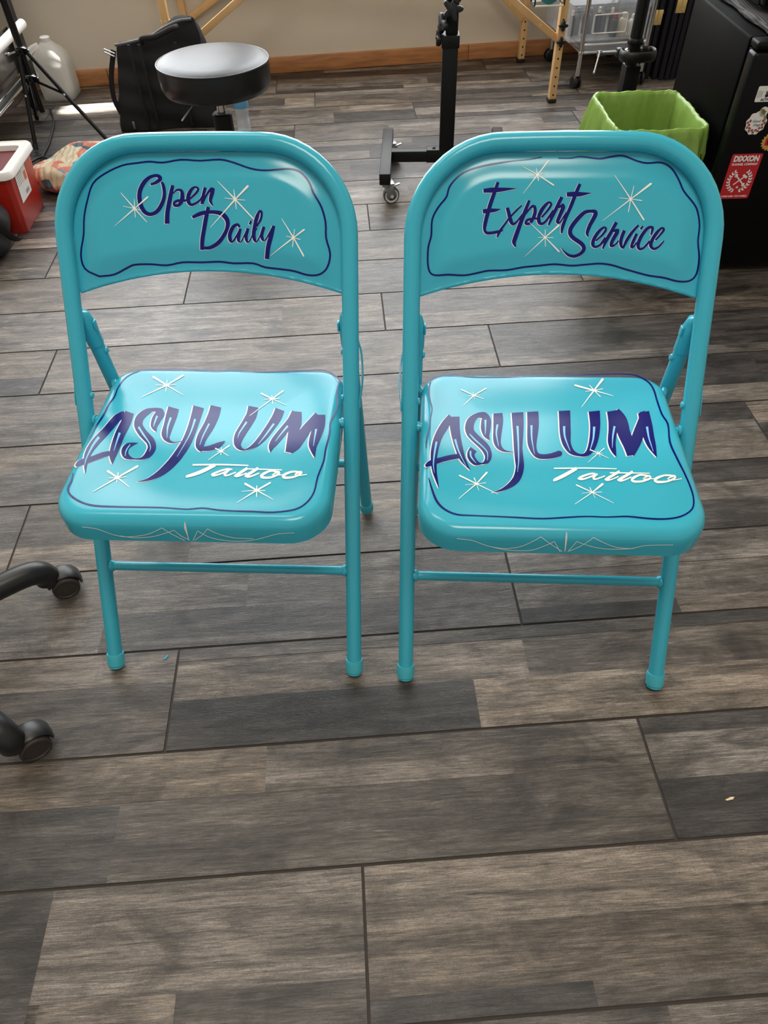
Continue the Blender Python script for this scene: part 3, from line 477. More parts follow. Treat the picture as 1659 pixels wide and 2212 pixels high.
 ('blue', '1264,7311,1244,7316 1278,7356,1247,7363 1287,7396,1247,7400 1277,7425,1248,7405 1248,7435,1251,7403 1216,7433,1234,7398 1177,7414,1209,7382 1138,7371,1178,7343 1102,7316,1147,7292 1076,7255,1125,7237 1063,7195,1113,7188 1074,7145,1116,7157 1106,7111,1123,7143 1147,7110,1134,7142 1183,7133,1161,7155 1220,7175,1196,7194 1258,7225,1234,7243'),
 ('blue', '1334,7236,1314,7251 1369,7276,1347,7293 1401,7314,1376,7332 1427,7348,1398,7366 1443,7380,1408,7388 1428,7413,1409,7391 1392,7419,1405,7392 1356,7399,1382,7373 1318,7365,1355,7338 1283,7313,1326,7289 1256,7258,1302,7238 1242,7213,1292,7201 1244,7168,1292,7178 1274,7129,1301,7157 1318,7111,1317,7144 1361,7124,1343,7152 1398,7153,1377,7174 1427,7191,1407,7205 1453,7232,1437,7242'),
 ('star', '-394,8101,-403,8107 -320,8192,-333,8201 -246,8282,-264,8294 -238,8301,-246,8307'),
 ('star', '-395,8109,-402,8099 -502,8165,-506,8158 -608,8219,-610,8216 -627,8228,-627,8227'),
 ('star', '-405,8109,-392,8100 -490,7992,-482,7987 -576,7875,-572,7872 -590,7854,-589,7853'),
 ('star', '-401,8100,-396,8109 -293,8033,-285,8045 -185,7967,-175,7982 -163,7959,-159,7967'),
 ('star', '-392,8105,-405,8103 -403,8147,-413,8145 -414,8188,-420,8187 -417,8195,-420,8195'),
 ('star', '-405,8104,-392,8105 -397,8066,-386,8067 -389,8028,-380,8029 -386,8022,-381,8022'),
 ('star', '-399,8108,-398,8101 -453,8101,-451,8094 -506,8094,-505,8087 -515,8091,-515,8087'),
 ('star', '-398,8100,-399,8109 -353,8106,-354,8114 -308,8112,-309,8119 -300,8115,-301,8119'),
 ('star', '-232,7285,-241,7275 -344,7377,-350,7370 -455,7469,-458,7465 -475,7484,-476,7482'),
 ('star', '-232,7276,-241,7284 -142,7352,-155,7364 -53,7427,-70,7444 -42,7445,-50,7453'),
 ('star', '-242,7285,-231,7275 -368,7162,-360,7155 -495,7037,-491,7034 -516,7015,-515,7014'),
 ('star', '-240,7276,-233,7284 -140,7184,-129,7195 -40,7091,-25,7106 -18,7079,-12,7086'),
 ('star', '-233,7280,-240,7280 -235,7330,-243,7330 -237,7380,-245,7380 -240,7388,-243,7389'),
 ('star', '-241,7280,-232,7280 -235,7223,-226,7224 -228,7167,-220,7167 -225,7157,-221,7157'),
 ('star', '-237,7283,-236,7277 -283,7283,-283,7277 -330,7283,-329,7277 -338,7281,-337,7279'),
 ('star', '-236,7276,-237,7284 -181,7274,-181,7282 -126,7272,-126,7280 -116,7274,-116,7277'),
 ('star', '928,7790,914,7780 808,7931,799,7925 689,8072,684,8069 667,8096,665,8094'),
 ('star', '925,7781,917,7789 1051,7872,1037,7887 1176,7963,1156,7985 1192,7985,1182,7995'),
 ('star', '916,7791,927,7779 749,7658,756,7650 581,7523,584,7519 552,7499,554,7497'),
 ('star', '916,7782,927,7788 1013,7653,1027,7662 1111,7524,1128,7535 1133,7505,1141,7510'),
 ('star', '927,7784,915,7786 937,7864,928,7866 948,7945,941,7946 948,7959,945,7960'),
 ('star', '914,7786,928,7784 908,7706,919,7704 902,7626,911,7624 904,7611,907,7611'),
 ('star', '921,7790,921,7781 846,7796,845,7789 770,7803,770,7797 757,7803,757,7800'),
 ('star', '921,7781,921,7790 995,7771,995,7781 1069,7761,1069,7772 1082,7762,1082,7767'),
]
ART['seat0'] = [
 ('blue', '-1850,1716,-1860,1723 -1832,1961,-1855,1977 -1792,2239,-1824,2260 -1788,2529,-1819,2551 -1756,2732,-1780,2748 -1769,2988,-1791,3003 -1715,3247,-1735,3272 -1563,3407,-1578,3438 -1376,3452,-1385,3485 -807,3468,-816,3506 -229,3431,-237,3469 34,3454,28,3486 473,3416,468,3448 870,3426,865,3459 1264,3453,1259,3485 1558,3470,1556,3508 1725,3394,1733,3427 1868,3218,1886,3237 1861,3100,1883,3095 1861,2844,1883,2843 1891,2648,1913,2645 1876,2411,1897,2399 1820,2174,1844,2165 1831,1900,1855,1894 1806,1551,1830,1544 1803,1299,1826,1290 1751,974,1774,965 1730,664,1752,652 1646,460,1663,438 1501,338,1511,310 1212,281,1218,252 939,290,943,260 665,292,669,267 443,306,447,280 215,338,221,312 1,309,6,286 -336,331,-331,308 -672,336,-664,310 -1006,338,-998,308 -1317,351,-1309,317 -1531,412,-1530,381 -1724,539,-1736,509 -1797,656,-1830,658 -1801,809,-1832,820 -1839,972,-1858,977'),
 ('white', '-1526,2388,-1441,2248 -1586,2344,-1484,2192 -1646,2268,-1518,2129 -1688,2125,-1552,2005 -1722,1976,-1589,1855 -1767,1847,-1634,1722 -1807,1718,-1673,1601 -1830,1586,-1700,1491 -1836,1457,-1718,1388 -1823,1336,-1723,1299 -1791,1217,-1717,1205 -1741,1090,-1698,1090 -1683,963,-1672,964'),
 ('white', '-1509,2394,-1350,2333 -1504,2262,-1339,2196 -1502,2141,-1332,2058 -1507,2018,-1337,1926 -1510,1882,-1343,1801 -1503,1729,-1341,1664 -1490,1586,-1339,1531 -1474,1470,-1338,1429 -1448,1361,-1339,1346 -1403,1264,-1341,1266 -1352,1177,-1341,1178'),
 ('white', '-1844,1078,-1887,1117 -1817,1098,-1888,1175 -1785,1116,-1866,1236 -1715,1162,-1788,1286 -1635,1216,-1702,1332 -1574,1261,-1642,1376 -1522,1299,-1586,1416 -1474,1329,-1529,1441 -1425,1357,-1474,1461'),
 ('white', '-880,1941,-891,1929 -901,2018,-952,1976 -902,2064,-1013,2062 -894,2126,-1039,2186 -884,2200,-1042,2300 -870,2266,-1030,2384 -866,2360,-1018,2409 -926,2478,-991,2374 -993,2509,-988,2391 -1051,2509,-1027,2405 -1109,2499,-1072,2397 -1163,2486,-1102,2368 -1214,2454,-1124,2322 -1263,2390,-1149,2262 -1298,2296,-1163,2201 -1300,2173,-1158,2145 -1264,2034,-1143,2093 -1190,1908,-1100,2024 -1106,1804,-1037,1943 -1026,1722,-964,1868 -970,1662,-884,1779 -944,1619,-822,1667 -931,1582,-791,1547 -927,1525,-801,1439 -934,1459,-836,1359 -945,1403,-887,1318 -971,1357,-945,1301 -1018,1334,-1007,1297 -1076,1336,-1069,1298 -1133,1372,-1132,1294 -1170,1416,-1201,1311 -1182,1444,-1265,1380 -1189,1465,-1303,1474 -1193,1499,-1305,1572 -1191,1543,-1267,1649 -1154,1598,-1189,1671 -1094,1659,-1100,1674'),
 ('white', '-857,2554,-661,2483 -852,2455,-655,2381 -845,2352,-650,2276 -832,2228,-651,2156 -819,2104,-653,2037 -813,1990,-652,1934 -793,1871,-651,1868 -735,1766,-651,1830 -669,1707,-637,1784 -607,1678,-606,1740 -544,1675,-554,1712 -469,1700,-477,1723 -385,1734,-391,1750'),
 ('white', '-454,2584,-260,2514 -443,2429,-261,2360 -433,2279,-261,2211 -427,2138,-261,2067 -426,2005,-264,1929 -430,1881,-270,1795 -439,1764,-281,1666 -455,1658,-299,1546 -478,1548,-326,1427 -509,1422,-365,1296 -547,1297,-416,1167 -594,1178,-481,1050 -644,1070,-556,952 -697,982,-638,888 -754,912,-720,849 -813,869,-796,831 -877,836,-871,823'),
 ('white', '-173,2594,15,2537 -170,2498,22,2431 -170,2403,24,2309 -177,2274,12,2163 -189,2138,-9,2016 -210,2008,-37,1886 -226,1874,-60,1779 -221,1739,-69,1691 -195,1613,-71,1636 -134,1525,-72,1627 -81,1491,-47,1590'),
 ('white', '-101,1512,-124,1598 -28,1510,-59,1618 44,1516,-1,1640 115,1546,57,1673 175,1593,114,1707 212,1658,166,1731 240,1730,222,1757'),
 ('white', '443,2588,620,2541 447,2486,624,2426 446,2394,619,2294 426,2278,591,2154 399,2149,558,2025 371,2026,528,1909 351,1900,507,1815 359,1775,495,1741 389,1661,491,1689 443,1580,496,1652 499,1542,518,1612 546,1530,543,1581 593,1540,580,1578 661,1564,628,1628 738,1614,674,1707 806,1701,715,1807 867,1807,753,1922 914,1920,788,2035 952,2033,819,2152 991,2139,847,2262 1023,2248,869,2361 1040,2356,881,2450 1051,2459,891,2546'),
 ('white', '1168,2473,1291,2401 1149,2364,1282,2278 1127,2269,1262,2149 1086,2166,1215,2026 1036,2052,1162,1914 986,1932,1112,1801 946,1821,1067,1702 925,1731,1034,1640 921,1646,1010,1598 938,1568,992,1555 964,1502,977,1500'),
 ('white', '1203,2446,1334,2423 1203,2321,1353,2289 1200,2213,1366,2152 1189,2109,1360,2024 1179,1992,1349,1915 1180,1872,1341,1813 1186,1755,1333,1704 1191,1633,1327,1587 1196,1506,1320,1465'),
 ('white', '1291,1461,1213,1580 1346,1505,1247,1645 1404,1579,1275,1714 1456,1713,1310,1843 1502,1853,1355,1995 1548,1965,1409,2118 1593,2076,1463,2220 1628,2180,1508,2309 1660,2282,1553,2397'),
 ('white', '1531,2344,1722,2336 1543,2230,1735,2212 1550,2131,1740,2073 1543,2009,1725,1925 1533,1877,1705,1792 1527,1756,1684,1691 1539,1619,1667,1610 1592,1482,1663,1498 1656,1359,1667,1363'),
 ('blue', '-1512,2393,-1433,2261 -1571,2351,-1473,2206 -1630,2275,-1508,2143 -1671,2132,-1542,2018 -1706,1983,-1580,1868 -1750,1854,-1624,1734 -1791,1724,-1663,1614 -1814,1593,-1691,1502 -1820,1464,-1709,1399 -1807,1343,-1713,1309 -1776,1225,-1708,1215 -1726,1099,-1689,1099 -1669,975,-1664,976'),
 ('blue', '-1493,2399,-1340,2341 -1488,2271,-1329,2208 -1485,2150,-1322,2071 -1491,2027,-1327,1938 -1494,1891,-1333,1813 -1487,1738,-1332,1675 -1474,1595,-1329,1542 -1459,1478,-1329,1440 -1433,1371,-1330,1356 -1388,1274,-1332,1275 -1338,1190,-1332,1191'),
 ('blue', '-1834,1092,-1871,1125 -1807,1110,-1873,1180 -1775,1128,-1851,1240 -1705,1174,-1773,1291 -1625,1229,-1687,1337 -1564,1274,-1627,1382 -1512,1312,-1571,1422 -1464,1342,-1515,1447 -1417,1370,-1462,1466'),
 ('blue', '-871,1952,-877,1944 -890,2026,-936,1988 -892,2074,-996,2072 -883,2137,-1022,2195 -874,2212,-1026,2308 -860,2278,-1013,2392 -855,2371,-1002,2419 -913,2485,-976,2387 -979,2514,-974,2406 -1036,2515,-1014,2420 -1094,2505,-1061,2413 -1147,2492,-1090,2383 -1198,2461,-1113,2337 -1247,2398,-1139,2276 -1282,2304,-1153,2214 -1284,2183,-1148,2156 -1249,2046,-1133,2102 -1175,1921,-1089,2032 -1092,1817,-1025,1950 -1012,1735,-952,1875 -955,1675,-873,1786 -929,1629,-812,1675 -914,1591,-781,1556 -911,1532,-791,1450 -918,1465,-826,1371 -929,1408,-876,1330 -956,1362,-934,1314 -1004,1339,-996,1310 -1062,1341,-1057,1311 -1120,1378,-1119,1307 -1158,1423,-1188,1324 -1172,1452,-1250,1391 -1179,1475,-1287,1484 -1184,1510,-1289,1579 -1181,1557,-1252,1656 -1143,1612,-1174,1677 -1085,1672,-1088,1678'),
 ('blue', '-839,2559,-650,2490 -834,2463,-644,2392 -827,2361,-639,2287 -815,2236,-641,2167 -802,2112,-643,2048 -796,1999,-642,1945 -776,1880,-640,1877 -719,1777,-640,1838 -654,1719,-625,1790 -594,1691,-593,1745 -532,1689,-539,1717 -457,1713,-462,1728 -375,1747,-378,1754'),
 ('blue', '-436,2589,-249,2521 -425,2437,-250,2371 -415,2288,-250,2222 -410,2147,-251,2078 -409,2013,-253,1939 -413,1888,-259,1806 -422,1771,-270,1677 -438,1665,-289,1557 -462,1555,-316,1438 -493,1428,-355,1307 -531,1303,-406,1179 -578,1184,-471,1062 -628,1075,-546,964 -682,987,-627,901 -739,917,-710,862 -799,874,-786,844 -861,841,-859,836'),
 ('blue', '-155,2598,26,2544 -153,2506,33,2441 -153,2411,35,2319 -160,2282,23,2174 -173,2145,2,2026 -193,2015,-27,1896 -209,1881,-50,1790 -205,1747,-58,1700 -179,1622,-60,1644 -119,1536,-60,1633 -69,1504,-37,1597'),
 ('blue', '-87,1524,-108,1603 -16,1522,-45,1622 56,1528,14,1644 126,1558,72,1678 186,1604,129,1712 223,1669,182,1736 249,1740,236,1760'),
 ('blue', '461,2592,632,2547 464,2494,635,2436 463,2401,631,2305 443,2284,602,2165 416,2156,569,2035 387,2032,539,1920 368,1907,517,1824 375,1782,506,1750 405,1670,502,1697 459,1591,508,1658 513,1554,531,1617 559,1542,557,1585 606,1552,595,1582 673,1576,644,1632 749,1625,690,1712 818,1712,731,1813 878,1817,770,1928 925,1931,804,2042 964,2044,836,2158 1002,2150,865,2269 1035,2258,886,2368 1052,2366,898,2457 1062,2465,908,2549'),
 ('blue', '1186,2475,1302,2407 1167,2370,1294,2287 1144,2274,1274,2159 1103,2171,1227,2036 1053,2057,1174,1924 1003,1938,1123,1811 962,1826,1078,1712 942,1737,1046,1649 938,1653,1021,1607 955,1575,1003,1563 981,1512,987,1511'),
 ('blue', '1221,2450,1346,2428 1221,2328,1365,2297 1218,2219,1378,2161 1207,2115,1372,2033 1196,1999,1361,1923 1198,1879,1353,1821 1203,1762,1345,1713 1208,1639,1338,1595 1213,1515,1332,1476'),
 ('blue', '1304,1473,1231,1586 1358,1515,1263,1649 1416,1588,1291,1718 1468,1723,1327,1848 1514,1863,1372,2000 1560,1975,1427,2123 1605,2086,1480,2225 1640,2191,1525,2314 1671,2290,1569,2399'),
 ('blue', '1549,2348,1734,2341 1561,2238,1746,2220 1567,2138,1752,2082 1560,2016,1737,1934 1550,1883,1716,1801 1544,1762,1696,1700 1555,1626,1679,1617 1609,1490,1675,1505 1672,1370,1678,1372'),
 ('light', '-1735,1776,-1690,1740 -1751,1680,-1712,1650 -1763,1572,-1730,1551 -1766,1429,-1740,1415 -1761,1291,-1743,1283 -1747,1198,-1735,1195 -1729,1121,-1723,1120'),
 ('light', '-1445,1884,-1409,1871 -1436,1791,-1406,1781 -1425,1694,-1403,1687 -1412,1582,-1397,1577 -1398,1466,-1391,1464'),
 ('light', '-1190,2024,-1172,2051 -1126,1939,-1109,1964 -1062,1853,-1046,1877 -990,1767,-978,1786 -928,1688,-917,1701 -892,1625,-880,1631 -872,1574,-860,1573 -868,1534,-859,1529 -871,1497,-866,1494'),
 ('light', '-1200,1636,-1187,1626 -1215,1570,-1199,1559 -1224,1502,-1206,1494 -1215,1436,-1201,1433 -1201,1372,-1191,1371'),
 ('light', '-975,2325,-942,2309 -972,2233,-945,2221 -968,2151,-947,2143 -959,2098,-945,2095 -949,2056,-942,2054'),
 ('light', '-747,2294,-713,2278 -745,2182,-714,2168 -737,2064,-710,2058 -708,1936,-692,1935 -675,1807,-668,1807'),
 ('light', '-350,2262,-315,2248 -342,2083,-316,2071 -344,1891,-326,1880 -374,1648,-363,1641 -414,1395,-409,1392'),
 ('light', '-98,2157,-71,2140 -115,2003,-93,1989 -129,1860,-111,1851 -130,1751,-118,1746 -127,1654,-120,1651'),
 ('light', '487,2215,517,2188 453,2075,476,2056 426,1954,443,1942 423,1881,434,1876 426,1826,433,1823'),
 ('light', '925,2178,955,2150 881,2035,905,2013 839,1902,858,1885 803,1793,815,1781 768,1692,774,1686'),
 ('light', '1154,2118,1182,2087 1113,2015,1135,1992 1076,1917,1091,1901 1046,1832,1057,1822 1020,1752,1027,1746'),
 ('light', '1611,2010,1642,2001 1613,1905,1637,1898 1616,1803,1633,1799 1619,1711,1631,1708 1623,1622,1630,1620'),
 ('star', '-131,1201,-139,1235 79,1209,71,1244 288,1215,282,1249 496,1213,491,1243 704,1208,700,1235'),
 ('star', '181,1256,218,1193 93,1180,131,1113 7,1109,43,1038 -87,1047,-56,981 -162,1001,-138,946 -179,984,-165,945 -173,975,-177,959'),
 ('star', '477,1145,480,1117 438,1156,443,1123 391,1158,403,1120 329,1133,344,1095 267,1099,286,1060 215,1062,238,1021 182,1024,215,996 217,976,212,1019 260,983,247,1020 312,1009,297,1043 368,1046,352,1077 423,1099,408,1125 440,1143,460,1138 406,1103,429,1074 364,1036,397,1011 399,982,398,1024 443,989,431,1022 493,1021,480,1049 548,1063,536,1087'),
 ('star', '683,1192,713,1145 636,1141,668,1091 594,1093,626,1041 553,1045,585,996 527,996,565,981 574,964,562,1007 616,983,603,1016 661,1013,649,1040 710,1047,698,1072'),
 ('star', '842,1195,872,1147 795,1144,826,1095 752,1096,784,1045 709,1050,741,1000 683,992,723,992 736,959,727,1008 788,975,775,1012 840,1009,826,1039 894,1050,883,1075'),
 ('star', '664,1135,659,1162 804,1133,799,1160 943,1129,939,1156 1081,1121,1078,1146 1219,1110,1216,1132'),
 ('star', '1178,1094,1177,1057 1114,1118,1115,1079 1048,1129,1058,1087 981,1100,1003,1054 931,1057,961,1010 910,1010,950,992 939,952,946,1001 999,939,993,987 1069,944,1057,986 1132,973,1116,1012 1183,1011,1160,1046 1201,1057,1171,1072 1172,1106,1181,1064 1118,1073,1134,1042 1087,1014,1100,1029 1154,1003,1150,1027 1241,1005,1237,1028'),
 ('star', '1509,1080,1511,1043 1440,1093,1444,1054 1371,1097,1381,1056 1302,1074,1322,1027 1251,1039,1281,992 1235,983,1275,982 1273,933,1275,984 1338,930,1330,977 1410,943,1399,983 1469,973,1452,1010 1512,1008,1491,1042 1531,1047,1502,1063 1505,1091,1513,1051 1455,1065,1469,1033 1415,1026,1432,1011 1445,990,1446,1013 1494,983,1491,1005 1546,990,1542,1011 1603,1004,1599,1022'),
 ('star', '-984,3077,-989,3048 -1116,3178,-1122,3140 -1252,3283,-1258,3236 -1278,3288,-1280,3266'),
 ('star', '-979,3050,-995,3075 -871,3165,-892,3199 -762,3283,-789,3326 -751,3316,-763,3336'),
 ('star', '-996,3080,-977,3045 -1156,2928,-1143,2906 -1310,2772,-1304,2762 -1335,2743,-1333,2739'),
 ('star', '-989,3048,-984,3077 -829,2940,-826,2959 -671,2832,-669,2842 -643,2815,-642,2819'),
 ('star', '-978,3061,-995,3064 -990,3122,-1003,3124 -1001,3184,-1012,3185 -1006,3195,-1011,3196'),
 ('star', '-995,3064,-978,3061 -984,2991,-970,2988 -972,2919,-962,2917 -968,2906,-963,2905'),
 ('star', '-989,3072,-984,3053 -1074,3069,-1070,3052 -1160,3065,-1156,3050 -1173,3060,-1172,3054'),
 ('star', '-984,3053,-989,3072 -913,3060,-918,3077 -842,3067,-846,3082 -831,3072,-833,3079'),
 ('star', '826,2771,821,2746 731,2834,725,2805 635,2896,629,2863 616,2898,614,2883'),
 ('star', '831,2747,817,2770 905,2836,889,2862 980,2924,961,2954 988,2948,979,2961'),
 ('star', '817,2770,831,2748 676,2576,686,2561 540,2379,546,2371 519,2343,521,2339'),
 ('star', '822,2748,826,2769 940,2681,942,2696 1057,2610,1059,2619 1078,2599,1079,2603'),
 ('star', '830,2760,818,2758 820,2802,809,2800 811,2844,801,2843 806,2851,802,2851'),
 ('star', '818,2757,830,2760 831,2702,842,2704 844,2647,853,2649 849,2638,853,2639'),
 ('star', '822,2768,826,2749 762,2758,765,2744 702,2749,704,2739 692,2745,692,2741'),
 ('star', '826,2749,822,2768 881,2755,878,2771 936,2760,933,2774 945,2765,944,2771'),
 ('star', '-1172,926,-1176,898 -1260,990,-1265,956 -1348,1053,-1354,1012 -1365,1052,-1368,1033'),
 ('star', '-1165,900,-1182,924 -1059,1020,-1081,1051 -950,1140,-976,1178 -938,1171,-950,1189'),
 ('star', '-1184,926,-1164,899 -1299,775,-1284,756 -1413,630,-1405,619 -1431,603,-1428,598'),
 ('star', '-1177,899,-1171,926 -1067,814,-1062,833 -956,727,-953,738 -936,714,-935,718'),
 ('star', '-1165,911,-1183,914 -1175,962,-1191,965 -1185,1014,-1200,1016 -1190,1023,-1197,1025'),
 ('star', '-1181,914,-1166,911 -1171,862,-1158,860 -1161,811,-1149,809 -1156,802,-1151,801'),
 ('star', '-1177,920,-1171,904 -1235,909,-1230,895 -1293,898,-1289,886 -1302,893,-1300,888'),
 ('star', '-1171,904,-1177,920 -1112,914,-1118,930 -1053,924,-1059,940 -1044,930,-1047,937'),
 ('star', '231,1532,228,1513 184,1562,181,1541 137,1592,134,1569 128,1591,126,1580'),
 ('star', '236,1514,224,1531 287,1572,273,1594 338,1632,322,1656 342,1649,335,1660'),
 ('star', '224,1531,236,1514 155,1439,163,1426 86,1347,92,1340 76,1330,78,1326'),
 ('star', '228,1513,232,1532 293,1468,296,1481 357,1423,359,1431 369,1416,370,1420'),
 ('star', '236,1522,224,1523 230,1561,219,1563 224,1601,215,1602 221,1608,216,1609'),
 ('star', '224,1523,236,1522 231,1483,242,1483 238,1444,248,1444 242,1437,246,1437'),
 ('star', '228,1529,232,1516 199,1523,202,1513 170,1518,172,1509 166,1515,167,1510'),
 ('star', '232,1516,228,1529 258,1521,255,1532 284,1527,282,1536 288,1530,287,1534'),
 ('star', '920,712,914,683 826,779,820,745 733,847,725,808 714,848,711,830'),
 ('star', '924,685,910,710 1005,759,989,788 1087,833,1070,865 1097,855,1089,869'),
 ('star', '908,711,925,683 801,582,812,565 695,456,700,448 678,433,680,430'),
 ('star', '914,685,919,710 1040,600,1044,617 1164,518,1166,526 1185,506,1186,509'),
 ('star', '924,697,910,697 915,745,902,744 906,792,894,792 901,801,896,801'),
 ('star', '909,698,924,697 919,632,932,631 929,567,940,566 934,556,939,555'),
 ('star', '915,705,918,689 816,690,819,678 719,675,721,666 702,670,703,666'),
 ('star', '918,689,915,705 975,687,973,701 1033,684,1031,697 1042,687,1041,693'),
]
ART['front0'] = [
 ('star', '-1453,3857,-1447,3870 -1352,3843,-1347,3856 -1257,3821,-1251,3834 -1175,3773,-1168,3785 -1094,3721,-1088,3733 -1009,3683,-1003,3696 -915,3662,-911,3675 -799,3668,-795,3681 -682,3690,-679,3703 -584,3719,-583,3732 -494,3759,-494,3771 -406,3812,-407,3823 -321,3869,-322,3880'),
 ('star', '-325,3869,-318,3880 -278,3809,-271,3820 -224,3746,-217,3758 -147,3677,-141,3689 -63,3606,-56,3618'),
 ('star', '-966,3682,-960,3694 -878,3659,-873,3672 -780,3644,-776,3657 -649,3652,-646,3665 -519,3673,-516,3686 -420,3705,-419,3717 -332,3743,-332,3755 -245,3782,-245,3794 -160,3823,-159,3835'),
 ('star', '-163,3824,-156,3834 -131,3765,-124,3775 -95,3708,-88,3719 -45,3661,-38,3672 10,3616,16,3628'),
 ('star', '62,3613,55,3618 173,3823,167,3829'),
 ('star', '166,3820,173,3831 225,3756,232,3767 292,3697,298,3709 375,3657,380,3670 473,3630,477,3643 594,3614,597,3627 720,3611,722,3624 839,3626,841,3639 949,3653,950,3665 1041,3685,1041,3698 1125,3722,1125,3734 1209,3758,1209,3770 1298,3789,1299,3802 1406,3806,1407,3818 1519,3817,1520,3829'),
 ('star', '83,3615,81,3626 155,3677,153,3687 222,3739,219,3748 274,3804,269,3811 319,3868,314,3875'),
 ('star', '314,3866,320,3877 374,3814,380,3826 444,3765,449,3777 538,3720,542,3733 650,3686,654,3699 783,3676,786,3688 924,3673,927,3686'),
 ('star', '18,3982,27,3983 4,3932,28,3938 -7,3877,28,3891 -5,3817,23,3830 -1,3755,17,3762 -2,3689,10,3694 -6,3620,3,3624'),
]
